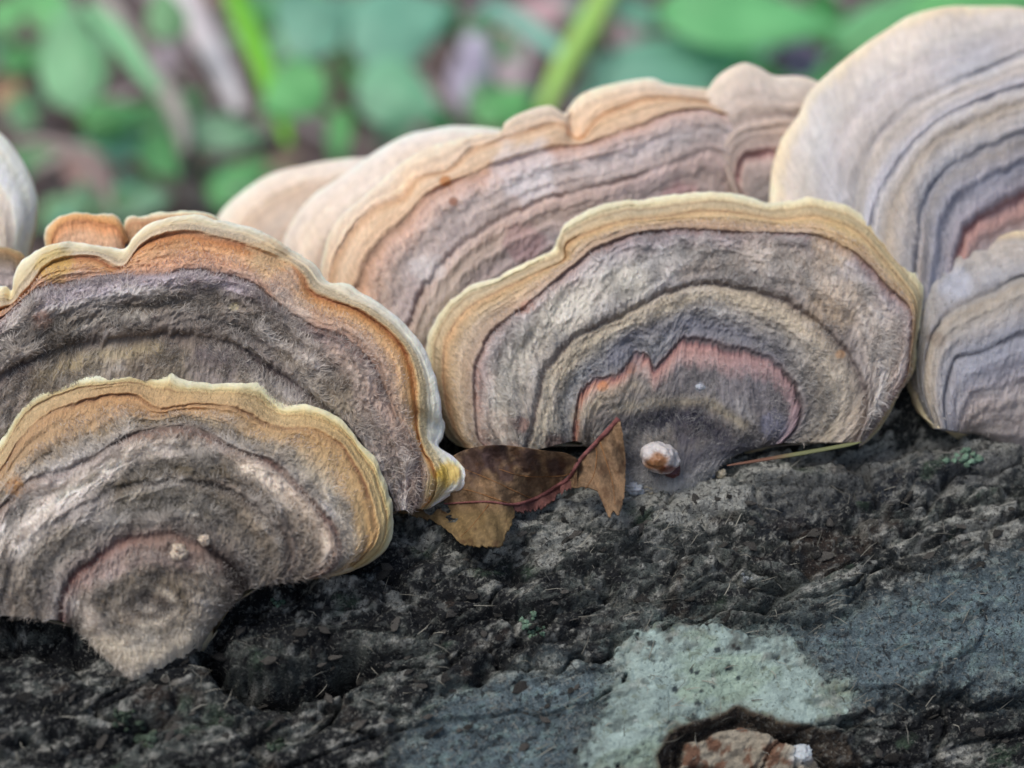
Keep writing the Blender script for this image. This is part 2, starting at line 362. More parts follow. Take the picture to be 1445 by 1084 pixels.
    lich_c = (1 - .6 * sstep(.12, .42, fbm(Sg * 3.5, Q * 5, 401, 5, .65))) * sstep(30, -24, sd_l + 34 * fbm(Sg * 8, Q * 11, 77, 5, .7) + 14 * n3); c = c + (lc - c) * (lich_c * (1 - knot))[..., None]
    edge_dirt = sstep(-46, 0, sd_l) * sstep(-.15, .2, n2 + .5 * n3); c = c + (np.array([.10, .10, .08]) - c) * (lich * edge_dirt * .45)[..., None]
    rimc = np.array([.075, .058, .042]) * (1 + .3 * n2)[..., None]; c = c + (rimc - c) * (sstep(12, 2, sd_k) * (1 - wood))[..., None]
    wc = np.array([.31, .275, .21]) * (1 + .35 * n2 + .25 * n3)[..., None]; wc = wc + (np.array([.13, .05, .025]) - wc) * (sstep(.0, .25, fbm(Sg * 10, Q * 10, 321, 4)) * .8)[..., None]
    ws = np.exp(-(np.hypot(kx - 1130, (ky - 1062)) / 17) ** 4); wc = wc + (np.array([.75, .78, .75]) - wc) * ws[..., None]
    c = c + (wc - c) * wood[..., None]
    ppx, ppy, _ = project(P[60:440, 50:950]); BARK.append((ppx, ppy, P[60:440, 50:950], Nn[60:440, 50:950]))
    nu, nv = len(s), len(q); V = P.reshape(-1, 3); Cc = c.reshape(-1, 3)
    F = gridF(nu, nv)[:, ::-1]
    fl = lich.reshape(-1)[F].mean(1) > .5; fw = wood.reshape(-1)[F].mean(1) > .5; fk = (knot.reshape(-1)[F].mean(1) > .5) & ~fw; fl &= ~fk & ~fw
    def biggest(f):
        par = {}
        def fd(x):
            while par[x] != x: par[x] = par[par[x]]; x = par[x]
            return x
        for q_ in f.tolist():
            for v_ in q_: par.setdefault(v_, v_)
            r0 = fd(q_[0])
            for v_ in q_[1:]: par[fd(v_)] = r0
        roots = np.array([fd(q_[0]) for q_ in f.tolist()]); u_, c_ = np.unique(roots, return_counts=True); return roots == u_[c_.argmax()]
    for m_ in (fl, fw, fk):
        i_ = np.where(m_)[0]; m_[i_[~biggest(F[i_])]] = False
    def sub(name, mask, mat):
        f = F[mask]; ids, inv = np.unique(f, return_inverse=True)
        return mesh_obj(name, V[ids], inv.reshape(f.shape), col=Cc[ids], mat=mat, parent=log)
    sub('bark', ~(fl | fw | fk), M_bark)
    sub('lichen_crust', fl, M_crust)['label'] = 'pale grey-green crust with black dots'
    sub('knot_rim', fk, M_bark)
    sub('bare_wood', fw, M_wood)
    for sgn, name in ((-70.0, 'cut_end'), (80.0, 'cut_end')):
        ring = AC + AD * sgn + (AN0 * np.cos(q / R)[:, None] + AF * np.sin(q / R)[:, None]) * R * .99
        Vc = np.vstack([ring, [AC + AD * sgn]]); n = len(ring)
        mesh_obj(name, Vc, None, [(i, i + 1, n) for i in range(n - 1)], col=np.tile([.2, .15, .1], (n + 1, 1)), mat=M_wood, parent=log)
    return log
LOG = build_log()

# ------------------------------------------------------------------ bracket fungi
GAIN = 1.22
SURF = {}
def surf_at(key, px, py):
    X, Y, P, Nn = SURF[key]; k = int(np.argmin((X - px) ** 2 + (Y - py) ** 2)); return P.reshape(-1, 3)[k], Nn.reshape(-1, 3)[k]
def bracket(name, label, group, contours, base_px, depth, tilt, yaw, stops, zones, nu=300, row_px=2.2, bulge=.3, curl=.12, thick=.30, thin=.075,
            grooves=(), folds=(), hairs=0, hair_len=.09, splats=(), root=.5, seed=0, jag=.03, far=False, relief=1.0, margin_from=None, hump=(), steps=(), lwmin=.45, tint=(1.0, .985, .97), hcol=(.70, .66, .60), bands=(), gain=1.0):
    K = len(contours) - 1
    n = unit(-FWD * math.cos(rad(tilt)) * math.cos(rad(yaw)) + UP * math.sin(rad(tilt)) + RIGHT * math.sin(rad(yaw)) * math.cos(rad(tilt)))
    p0 = at(base_px[0], base_px[1], depth)
    C = np.stack([catmull(c, nu) for c in contours])            # K+1, nu, 2
    rows = [0.0]
    for k in range(K):
        dist = np.linalg.norm(C[k + 1] - C[k], axis=1).max(); m = max(4, int(dist / row_px))
        rows += list(k + np.arange(1, m + 1) / m)
    T = np.array(rows); nr = len(T)
    PX = np.zeros((nr, nu)); PY = np.zeros((nr, nu))
    for i, t in enumerate(T):
        k = min(int(t), K - 1); f = t - k
        a, b = C[k], C[k + 1]; z = C[k - 1] if k > 0 else 2 * a - b; d = C[k + 2] if k + 2 <= K else 2 * b - a
        lin_ = a + (b - a) * f; cr = .5 * (2 * a + (-z + b) * f + (2 * z - 5 * a + 4 * b - d) * f * f + (-z + 3 * a - 3 * b + d) * f ** 3)
        p = .6 * lin_ + .4 * cr
        PX[i], PY[i] = p[:, 0], p[:, 1]
    u = np.linspace(0, 1, nu); U, TT = np.meshgrid(u, T); w = TT / K
    ulen = U * 12; arc = np.linalg.norm(np.diff(C[-1], axis=0), axis=1).sum() / 140.0   # rim length, cm
    ux = (U - .5) * (np.linalg.norm(np.diff(np.stack([PX, PY], -1), axis=1), axis=-1).sum(1) / 140.0)[:, None]; vy = w * np.linalg.norm(C[-1][nu // 2] - C[0][nu // 2]) / 140.0
    # crenulated rim
    cren = (fbm(ux * 5, ux * 0 + seed, seed + 3, 2 if far else 4) * (1.0 if far else 5.0)) * sstep(.75, 1, w)
    dC = unit(np.stack([np.gradient(PX, axis=0), np.gradient(PY, axis=0)], -1))
    PX = PX + dC[..., 0] * cren; PY = PY + dC[..., 1] * cren
    jt = TT + jag * 1.5 * fbm(ux * 2.2, vy * .6, seed + 9, 2) + jag * 2.0 * fbm(ux * 7, vy * 1.5, seed + 11, 4, .65) + jag * .9 * fbm(ux * 30, vy * 4, seed + 17, 2)
    # relief above the plane
    lw = np.clip(.62 + 1.5 * fbm(ux * 1.8, vy * .8 + jt, seed + 91, 3), lwmin, 1)
    h = bulge * np.sin(np.pi * np.clip(w, 0, 1) ** .8) - curl * w ** 7 * 1.0
    h = h - bulge * .55 * (np.abs(U - .5) * 2) ** 4
    h = h + (.028 if not far else .035) * fbm(jt * 5.5 + seed, ux * .22 + .3 * np.sin(jt * 3), seed + 95, 3, .7) * sstep(K, K - .5, jt)
    for tg, gd, gw in grooves:
        x = jt - tg
        h = h - 1.25 * lw * gd * np.exp(-(x / gw) ** 2) + gd * .55 * np.exp(-((x - 1.9 * gw) / (1.6 * gw)) ** 2) + gd * .3 * np.exp(-((x + 2.2 * gw) / (1.8 * gw)) ** 2)
    for ts, sd_, sw in steps:                                   # a zone lying over the next one
        h = h + sd_ * sstep(sw, -sw, jt - ts)
    for u0, wd, dp, tf in folds:
        h = h + dp * np.exp(-((U - u0) / wd) ** 2) * sstep(tf, K, TT)
    for hx, hy, hr, hh in hump:
        h = h + hh * np.exp(-(((PX - hx) ** 2 + (PY - hy) ** 2) / hr ** 2))
    fz_st = np.array([s_[0] for s_ in stops]); fz = np.interp(jt.reshape(-1), fz_st, [s_[2] for s_ in stops]).reshape(jt.shape)
    relief_w = relief * (.15 + .85 * sstep(0, .10, w))
    h = h + relief_w * (.06 * fbm(ux * 1.2, vy * 3.0, seed + 21, 3) + (.008 + .055 * fz) * fbm(ux * 2.6 + 3, vy * 5.5, seed + 81, 4, .6) + (.010 + .034 * fz) * fbm(ux * 9, vy * 12, seed + 23, 4, .6) + (.004 + .016 * fz) * fbm(ux * 34, vy * 30, seed + 27, 2))
    r = ray(PX, PY); t = ((p0 - CAM) @ n + h) / (r @ n); P = CAM + r * t[..., None]
    Nn = grid_normals(P)
    if (Nn.reshape(-1, 3).mean(0) @ n) < 0: Nn = -Nn; flip = True
    else: flip = False
    # colour
    nst = len(stops)
    wl = np.clip(1 - U * 2, 0, 1); wr = np.clip(U * 2 - 1, 0, 1); wm = 1 - wl - wr
    tabs = [[[lin(s_[1][j] if isinstance(s_[1][0], (tuple, list)) else s_[1])[ch] for s_ in stops] for j in range(3)] for ch in range(3)]
    def look(tv):
        return np.stack([np.interp(tv, fz_st, tabs[ch][0]) * wl + np.interp(tv, fz_st, tabs[ch][1]) * wm + np.interp(tv, fz_st, tabs[ch][2]) * wr for ch in range(3)], -1)
    col = look(jt); csoft = .5 * look(jt - .13) + .5 * look(jt + .13)
    rn = fbm(jt * 5.5 + seed, ux * .22 + .3 * np.sin(jt * 3), seed + 95, 3, .7)
    near = np.zeros(jt.shape)
    for tg, gd, gw in grooves: near = np.maximum(near, np.exp(-((jt - tg) / .09) ** 2))
    col = col + (csoft - col) * (near * (1 - lw))[..., None]
    tuft = sstep(.0, .55, fbm(ux * 2.6 + 3, vy * 5.5, seed + 81, 4, .6)) * fz
    col = col + (np.array([.56, .54, .51]) - col) * (tuft * .52)[..., None]
    deep = sstep(.10, .5, fbm(ux * 3.2 + 9, vy * 7, seed + 85, 4, .6)) * fz
    col = col * (1 - .40 * deep)[..., None]
    lumc = col.mean(-1, keepdims=True); col = (col + (lumc - col) * .18) * np.array(tint)
    col = (col * .86 + .042 * np.array(tint)) * (1 + .30 * rn * sstep(K, K - .6, jt))[..., None]
    mott = 1 + .16 * fbm(ux * 2.2, vy * 3.5, seed + 31, 4) + (.06 + .16 * fz) * fbm(ux * 12, vy * 9, seed + 33, 3) + (.05 + .07 * fz) * fbm(ux * 40, vy * 8, seed + 35, 2)
    col *= mott[..., None]
    warm = fbm(ux * 1.5, vy * 2.0, seed + 37, 3); col[..., 0] *= 1 + .06 * warm; col[..., 2] *= 1 - .08 * warm
    for sx, sy, sr, sc_, st in splats:
        dd = np.hypot(PX - sx, (PY - sy)) / sr + .35 * fbm(ux * 8, vy * 8, seed + 41, 3)
        m = sstep(1.1, .6, dd) * st; col = col + (lin(sc_) - col) * m[..., None]
    for pts_, wd_, c_, st_ in bands:
        dd = line_d(PX + 14 * fbm(ux * 3, vy * 4, seed + 43, 4, .6), PY + 10 * fbm(ux * 3 + 7, vy * 4, seed + 47, 4, .6), pts_) / wd_
        m = np.exp(-dd ** 2) * st_; col = col + (lin(c_) - col) * m[..., None]
    gold = sstep(K - 1.9, K - 1.2, jt) * (0 if far else 1); col[..., 1] *= 1 + .045 * gold; col[..., 2] *= 1 + .02 * gold
    col = np.clip(col * GAIN * gain * (1 + .36 * fz)[..., None], .004, .9)
    out_dir = unit(P[-1] - P[-4])
    org = p0
    root_e = empty('bracket_fungus', org, label, 'fungus', group)
    # rolled rim
    rr = thin / 2 * (1 + .25 * fbm(ux[0] * 4, ux[0] * 0 + 3, seed + 51, 2))
    k_ = np.hanning(13); k_ /= k_.sum(); smv = lambda a: unit(np.stack([np.convolve(np.pad(a[:, c], 6, 'edge'), k_, 'valid') for c in range(3)], 1))
    nm_ = smv(Nn[-1]); od = smv(out_dir); rr = rr * (.3 + .7 * sstep(0, .04, u) * sstep(1, .96, u))
    rim_rows = []
    for ph in np.linspace(.25, 1, 5) * math.pi:
        rim_rows.append(P[-1] + od * (rr * math.sin(ph))[:, None] - nm_ * (rr * (1 - math.cos(ph)))[:, None])
    PR = np.concatenate([P, np.stack(rim_rows)]); CR = np.concatenate([col, np.repeat(col[-1:], 5, 0)])
    TR = np.r_[T, [K + .001 * i for i in range(1, 6)]]
    UVr = np.stack([np.concatenate([ux, np.repeat(ux[-1:], 5, 0)]), np.concatenate([vy, np.repeat(vy[-1:], 5, 0)])], -1)
    # rooting skirt at the foot
    if root:
        inn = smv(P[0] - P[min(6, nr - 1)]); sk = [P[0] + inn * (root * f) - n * (root * g) for f, g in ((.9, 1.0), (.45, .42), (.15, .1))]
        PR = np.concatenate([np.stack(sk), PR]); CR = np.concatenate([np.repeat(col[:1], 3, 0), CR]); TR = np.r_[-.3, -.2, -.1, TR]
        UVr = np.concatenate([np.repeat(UVr[:1], 3, 0), UVr])
    mf = K - .5 if margin_from is None else margin_from
    cuts = [z for z in zones] + [mf]
    bounds = [0] + [int(np.searchsorted(TR, z)) for z in cuts] + [len(TR) - 1]
    capm = M_capfar if far else M_cap
    for bi in range(len(bounds) - 1):
        a, b = bounds[bi], bounds[bi + 1]
        if b <= a: continue
        nm = 'pale_margin' if bi == len(bounds) - 2 else 'growth_zone'
        F = gridF(nu, b - a + 1); F = F[:, ::-1] if flip else F
        mesh_obj(nm, PR[a:b + 1].reshape(-1, 3), F, col=CR[a:b + 1].reshape(-1, 3), mat=(M_margin if nm == 'pale_margin' else capm), parent=root_e, uv=UVr[a:b + 1].reshape(-1, 2))
    # pore layer underneath
    ws = np.array([1, .985, .95, .85, .7, .5, .3, .12, 0]); idx = np.clip((np.interp(ws * K, T, np.arange(nr))).astype(int), 0, nr - 1)
    und = []
    for q_, (wv, ii) in enumerate(zip(ws, idx)):
        th = (thin + (thick - thin) * (1 - wv) ** .8) * (.12 + .88 * sstep(0, .06, u) * sstep(1, .94, u))
        und.append(rim_rows[-1] if q_ == 0 else P[ii] - n * th[:, None])
    und.append(und[-1] - n * root)
    und = np.stack(und); F = gridF(nu, len(und)); F = F[:, ::-1] if flip else F
    mesh_obj('pore_layer', und.reshape(-1, 3), F, col=np.tile(lin((215, 200, 165)), (und.shape[0] * nu, 1)), mat=M_pore, parent=root_e)
    # sides
    for e in (0, -1):
        a = P[idx][:, e]; b = und[:len(idx)][:, e]; m = len(idx)
        mesh_obj('side_edge', np.vstack([a, b]), gridF(m, 2), col=np.vstack([col[idx][:, e]] * 2) * .8, mat=M_margin, parent=root_e)
    if hairs:
        hairs = int(hairs * 1.4); m = hairs * 4; fi = RG.random(m) * (nr - 1.01); fj = RG.random(m) * (nu - 1.01); i = fi.astype(int); j = fj.astype(int)
        cell = np.linalg.norm(np.cross(np.gradient(P, axis=1), np.gradient(P, axis=0)), axis=-1)
        pr = cell[i, j] / np.percentile(cell, 90) * fz[i, j] * np.clip(.5 + 1.7 * fbm(ux[i, j] * 4, vy[i, j] * 7, seed + 61, 3), 0.04, 1.4)
        keep = np.where(RG.random(m) < pr)[0][:hairs]; i, j = i[keep], j[keep]; m = len(keep)
        ai, aj = (fi[keep] - i)[:, None], (fj[keep] - j)[:, None]
        p = P[i, j] * (1 - ai) * (1 - aj) + P[i + 1, j] * ai * (1 - aj) + P[i, j + 1] * (1 - ai) * aj + P[i + 1, j + 1] * ai * aj
        nn = Nn[i, j]; ot = unit(P[np.minimum(i + 1, nr - 1), j] - P[np.maximum(i - 1, 0), j]); sdv = np.cross(nn, ot)
        cx = fbm(ux[i, j] * 9, vy[i, j] * 9, seed + 71, 2)[:, None] * 2.0; ln = (hair_len * (.5 + RG.random(m) * .9) * (.55 + .45 * fz[i, j]) * (1 + .8 * tuft[i, j]))[:, None]
        g = lambda s_: RG.normal(0, s_, (m, 1))
        sg = np.where((i < nr * .07)[:, None], -.8, 1.0); d1 = unit(ot * sg * (.8 + g(.3)) + nn * (.35 + np.abs(g(.25))) + sdv * (cx + g(.55))); d2 = unit(d1 + ot * g(.5) - nn * (.35 + g(.2)) + sdv * g(.8))
        q1 = p + d1 * ln * .5; q2 = q1 + d2 * ln * .5; p = p - nn * .006
        wv = unit(np.cross(d1, nn + .4 * RG.normal(0, 1, (m, 3)))) * (.0024 + .0024 * RG.random((m, 1)))
        V = np.stack([p - wv, p + wv, q1 + wv * .8, q1 - wv * .8, q2], 1).reshape(-1, 3); b = np.arange(m)[:, None] * 5
        F4 = b + np.array([[0, 1, 2, 3]]); F3 = b + np.array([[3, 2, 4]])
        base = col[i, j]; lumi = base.mean(1, keepdims=True); k = (.12 + .55 * RG.random((m, 1)) ** 1.5)
        hc = base * (1 - k) + k * np.array([hcol]) * (.75 + .8 * lumi)
        hc = np.repeat(hc[:, None], 5, 1).reshape(-1, 3)
        tag(mesh_obj('felt', V, F4, F3, col=hc, mat=M_hair, parent=root_e), kind='stuff')
    SURF[name] = (PX, PY, P, Nn)
    px_, py_, d_ = project(P.reshape(-1, 3)); print(label[:40], 'depth %.2f..%.2f' % (d_.min(), d_.max()))
    return root_e

G1 = 'bracket fungi growing from the log'
# --- A: front left
bracket('a', 'lowest bracket at the left, brown felted fan with a wavy cream rim overlapping another', G1,
    [[(128, 900), (142, 918), (160, 935), (186, 950), (208, 938), (240, 920), (270, 904), (302, 882)],
     [(86, 876), (90, 845), (104, 812), (130, 792), (160, 768), (200, 757), (250, 755), (285, 768), (310, 785), (335, 810), (346, 834)],
     [(0, 868), (12, 812), (40, 768), (80, 740), (120, 714), (170, 690), (230, 682), (290, 682), (340, 700), (382, 735), (410, 775), (408, 802), (392, 822)],
     [(-60, 862), (-50, 800), (-20, 745), (10, 707), (40, 682), (80, 670), (130, 648), (180, 618), (215, 607), (270, 604), (300, 618), (345, 640), (385, 652), (415, 685), (450, 720), (475, 755), (481, 782), (467, 805), (444, 816)],
     [(-90, 850), (-85, 780), (-50, 720), (0, 665), (25, 625), (60, 592), (100, 572), (150, 558), (190, 560), (225, 577), (280, 570), (340, 578), (372, 594), (400, 604), (440, 606), (475, 625), (500, 655), (518, 690), (530, 730), (528, 765), (502, 795), (472, 813)],
     [(-120, 830), (-110, 760), (-70, 690), (-30, 645), (0, 622), (16, 592), (32, 566), (60, 553), (90, 541), (130, 532), (180, 528), (230, 530), (243, 525), (258, 534), (300, 541), (362, 542), (385, 555), (405, 571), (440, 573), (475, 588), (505, 618), (530, 650), (548, 690), (557, 730), (551, 768), (526, 792), (498, 806)]],
    (190, 935), 18.36, 20, 0,
    [(0, (150, 142, 128), .8), (.35, ((132, 124, 110), (128, 120, 108), (112, 104, 92)), .9), (.7, ((128, 116, 104), (118, 108, 94), (98, 90, 80)), .8), (.9, ((150, 120, 110), (128, 106, 98), (96, 80, 72)), .5), (.975, ((112, 60, 50), (130, 88, 72), (80, 58, 52)), .2), (1.0, ((96, 40, 34), (92, 40, 30), (46, 30, 28)), .0),
     (1.06, ((110, 96, 90), (96, 86, 80), (72, 64, 62)), .7), (1.4, ((125, 116, 106), (104, 98, 88), (98, 92, 84)), 1.0), (1.8, ((120, 110, 98), (122, 113, 94), (112, 102, 90)), .9), (1.96, ((104, 92, 84), (100, 90, 78), (92, 82, 76)), .5), (2.0, (86, 74, 68), .2), (2.08, ((122, 112, 102), (108, 100, 88), (104, 92, 86)), .8),
     (2.45, ((128, 116, 104), (106, 98, 84), (128, 116, 102)), 1.0), (2.7, ((170, 164, 160), (150, 142, 130), (124, 108, 96)), 1.0), (2.9, ((158, 132, 112), (124, 96, 80), (118, 94, 82)), .5), (2.98, ((104, 66, 46), (92, 56, 44), (100, 48, 36)), .1), (3.02, ((60, 34, 24), (62, 40, 34), (78, 40, 34)), .0), (3.10, ((128, 118, 106), (106, 98, 90), (126, 120, 112)), .8),
     (3.35, ((170, 150, 120), (146, 128, 100), (170, 158, 138)), .8), (3.6, ((184, 152, 112), (172, 134, 90), (186, 152, 98)), .35), (3.8, ((182, 146, 106), (186, 142, 92), (196, 156, 92)), .05), (3.93, ((178, 140, 96), (172, 122, 66), (190, 142, 74)), 0), (4.0, ((140, 92, 50), (120, 68, 28), (138, 84, 32)), 0), (4.05, ((176, 140, 96), (172, 126, 72), (186, 144, 80)), 0),
     (4.1, ((180, 152, 108), (180, 140, 88), (196, 160, 96)), 0), (4.4, ((192, 166, 122), (192, 154, 102), (204, 174, 108)), 0), (4.5, ((188, 160, 114), (186, 150, 96), (200, 168, 100)), 0), (4.55, ((160, 122, 76), (146, 100, 52), (166, 122, 60)), 0), (4.6, ((186, 160, 112), (188, 156, 100), (200, 170, 102)), 0), (4.72, ((188, 166, 112), (192, 168, 112), (204, 180, 112)), 0), (4.85, ((202, 194, 156), (206, 198, 160), (210, 196, 142)), 0), (5.0, ((222, 218, 196), (220, 216, 190), (218, 210, 172)), 0)],
    zones=[1.0, 2.0, 3.0, 4.0], margin_from=4.7, nu=460, row_px=1.7, bulge=.36, curl=.05, thick=.35, thin=.07, root=.22, seed=100, jag=.030,
    grooves=[(1.0, .035, .05), (2.0, .02, .05), (3.0, .05, .05), (4.0, .022, .06), (4.55, .010, .05)], steps=[(3.02, .035, .03), (1.0, -.02, .03)],
    folds=[(.60, .018, .10, 2.9), (.655, .02, -.07, 2.9), (.40, .03, .05, 3), (.30, .03, -.04, 3), (.47, .02, -.05, 3)], hump=[(205, 850, 42, -.06), (215, 800, 90, .10), (0, 695, 22, .12)],
    splats=[(212, 838, 26, (92, 86, 80), .6), (200, 905, 30, (170, 164, 152), .5), (22, 690, 16, (190, 150, 96), .8), (335, 810, 26, (50, 44, 42), .7), (250, 300, 1, (0, 0, 0), 0), (180, 872, 20, (104, 84, 66), .6), (190, 650, 10, (60, 52, 48), .4), (108, 700, 60, (176, 170, 168), .35)],
    hairs=42000, hair_len=.075, tint=(1.03, .99, .93), gain=1.04,
    bands=[([(30, 770), (60, 720), (120, 680), (180, 650), (240, 640)], 15, (206, 198, 188), .8), ([(330, 650), (390, 680), (440, 730), (460, 770)], 13, (202, 190, 174), .7), ([(230, 640), (310, 640)], 8, (176, 170, 164), .5), ([(40, 668), (100, 650), (140, 630)], 10, (178, 174, 168), .5),
           ([(150, 690), (230, 660), (320, 665)], 13, (72, 64, 48), .75), ([(180, 722), (260, 708), (310, 722)], 13, (78, 74, 64), .6), ([(300, 775), (335, 805), (347, 835)], 9, (34, 28, 28), .85), ([(20, 820), (50, 790), (110, 760)], 16, (160, 152, 140), .4),
           ([(150, 850), (190, 830), (240, 832), (262, 850)], 10, (62, 54, 46), .85), ([(150, 872), (200, 862), (240, 872)], 7, (172, 164, 152), .5), ([(135, 905), (190, 932), (270, 903)], 15, (190, 180, 160), .65), ([(230, 856), (225, 865), (213, 871), (197, 871), (185, 865), (180, 856), (185, 847), (197, 841), (213, 841), (225, 847), (230, 856)], 7, (60, 52, 44), .7), ([(249, 856), (240, 872), (219, 882), (191, 882), (170, 872), (161, 856), (170, 840), (191, 830), (219, 830), (240, 840), (249, 856)], 6, (176, 166, 150), .55), ([(267, 856), (255, 879), (224, 893), (186, 893), (155, 879), (143, 856), (155, 833), (186, 819), (224, 819), (255, 833), (267, 856)], 7, (92, 84, 70), .5), ([(105, 850), (140, 885)], 13, (200, 192, 182), .7), ([(130, 820), (200, 790), (270, 800)], 9, (170, 150, 144), .4)])

# --- B: middle left
bracket('b', 'large lobed bracket at the left, grey felt, orange ring and thick white rim', G1,
    [[(-60, 760), (0, 740), (100, 730), (200, 720), (300, 725), (400, 735), (480, 745), (535, 742)],
     [(-110, 610), (-60, 570), (0, 530), (50, 508), (100, 488), (160, 478), (230, 474), (300, 478), (340, 490), (380, 515), (420, 545), (455, 575), (490, 610), (520, 650), (545, 695), (556, 722)],
     [(-120, 540), (-60, 482), (0, 450), (25, 430), (60, 408), (110, 398), (160, 389), (220, 390), (270, 384), (330, 394), (370, 410), (400, 435), (440, 460), (490, 480), (525, 515), (545, 560), (565, 600), (585, 630), (593, 665), (592, 700), (588, 718)],
     [(-122, 520), (-60, 462), (0, 437), (22, 428), (48, 402), (62, 380), (90, 367), (130, 364), (160, 378), (176, 379), (195, 352), (225, 335), (260, 330), (310, 338), (360, 352), (400, 370), (425, 387), (440, 412), (470, 425), (510, 440), (550, 470), (576, 505), (586, 550), (588, 600), (596, 635), (610, 655), (616, 675), (612, 698), (603, 712), (597, 718)],
     [(-125, 500), (-60, 440), (0, 404), (16, 410), (20, 385), (36, 364), (60, 352), (100, 343), (150, 348), (176, 352), (190, 332), (215, 314), (255, 304), (300, 308), (350, 320), (400, 345), (440, 372), (462, 398), (490, 401), (530, 426), (570, 455), (597, 490), (613, 530), (621, 575), (622, 612), (619, 630), (640, 645), (655, 668), (652, 690), (632, 703), (612, 717), (604, 719)]],
    (560, 722), 19.36, 16, 3,
    [(0, (110, 100, 90), .6), (.6, ((116, 104, 96), (112, 104, 96), (138, 120, 108)), .9), (.85, ((110, 100, 92), (130, 118, 98), (140, 122, 112)), .8), (.96, ((98, 84, 80), (96, 80, 70), (110, 94, 84)), .4), (1.0, ((62, 48, 48), (66, 48, 44), (100, 78, 70)), .1), (1.05, ((96, 88, 84), (96, 86, 78), (124, 110, 100)), .7),
     (1.3, ((108, 102, 96), (104, 96, 88), (140, 124, 112)), 1), (1.6, ((122, 116, 112), (112, 104, 98), (146, 128, 118)), 1), (1.88, ((150, 140, 140), (140, 130, 134), (150, 124, 114)), 1), (1.97, ((140, 112, 104), (118, 96, 90), (140, 100, 84)), .5), (2.0, ((108, 76, 70), (92, 66, 60), (104, 56, 38)), .1),
     (2.06, ((168, 120, 84), (160, 118, 92), (160, 132, 110)), .3), (2.3, ((190, 140, 96), (190, 140, 98), (178, 160, 138)), .45), (2.6, ((200, 152, 100), (202, 146, 92), (206, 164, 104)), .15), (2.85, ((188, 124, 46), (194, 118, 38), (218, 150, 44)), 0), (3.0, ((150, 82, 26), (164, 86, 18), (172, 98, 16)), 0), (3.05, ((180, 130, 80), (184, 128, 76), (202, 150, 70)), 0),
     (3.1, ((180, 144, 104), (188, 150, 108), (208, 172, 104)), 0), (3.25, ((184, 160, 128), (190, 166, 134), (218, 190, 130)), 0), (3.42, ((180, 156, 116), (186, 162, 132), (216, 192, 138)), 0), (3.52, ((192, 168, 114), (196, 172, 136), (232, 226, 204)), 0), (3.75, ((206, 190, 142), (210, 194, 160), (240, 240, 230)), 0), (3.9, ((224, 214, 176), (222, 212, 186), (242, 242, 234)), 0), (4.0, ((232, 230, 212), (230, 226, 206), (240, 240, 232)), 0)],
    zones=[1.0, 2.0, 3.0], margin_from=3.48, nu=560, row_px=1.7, bulge=.34, curl=.05, thick=.35, thin=.09, root=.5, seed=200, jag=.030,
    grooves=[(1.0, .05, .05), (2.0, .03, .04), (3.0, .04, .09), (1.5, .02, .08)], steps=[(1.0, -.03, .04), (2.0, .03, .03), (3.0, -.02, .06)],
    folds=[(.262, .012, -.14, 2.5), (.565, .014, -.10, 1.8), (.40, .06, .08, 2), (.67, .05, .06, 2), (.865, .012, -.14, 2.0), (.93, .03, .10, 2.2), (.155, .01, -.12, 2.2)],
    splats=[(380, 365, 34, (196, 166, 130), .7), (400, 400, 24, (170, 152, 140), .5), (300, 520, 40, (104, 98, 100), .5), (190, 440, 26, (92, 84, 74), .4), (90, 480, 36, (82, 76, 66), .45), (632, 670, 22, (214, 176, 72), .8), (612, 690, 18, (176, 160, 120), .6), (330, 433, 7, (196, 186, 150), .7), (90, 545, 60, (120, 108, 88), .4), (470, 560, 40, (130, 116, 90), .4), (60, 455, 16, (176, 128, 108), .5), (75, 372, 30, (190, 158, 84), .5)],
    hairs=46000, hair_len=.075, tint=(1.02, .985, .95), gain=1.05,
    bands=[([(60, 535), (150, 502), (220, 492)], 12, (156, 142, 110), .55), ([(60, 425), (160, 400), (260, 396), (350, 406)], 10, (166, 156, 162), .6), ([(100, 470), (150, 450), (205, 448)], 4, (186, 180, 168), .7), ([(110, 482), (160, 465), (205, 460)], 5, (56, 48, 40), .7),  # thin pale and dark pair paints a fold's lit ridge and its shade
           ([(60, 470), (200, 430), (330, 430), (400, 470)], 15, (90, 82, 70), .5), ([(400, 420), (430, 445)], 13, (186, 176, 164), .5), ([(470, 500), (520, 540), (560, 620)], 16, (158, 138, 120), .45), ([(290, 500), (350, 520)], 12, (88, 80, 84), .4), ([(400, 500), (440, 540), (500, 590)], 12, (150, 138, 120), .45)])

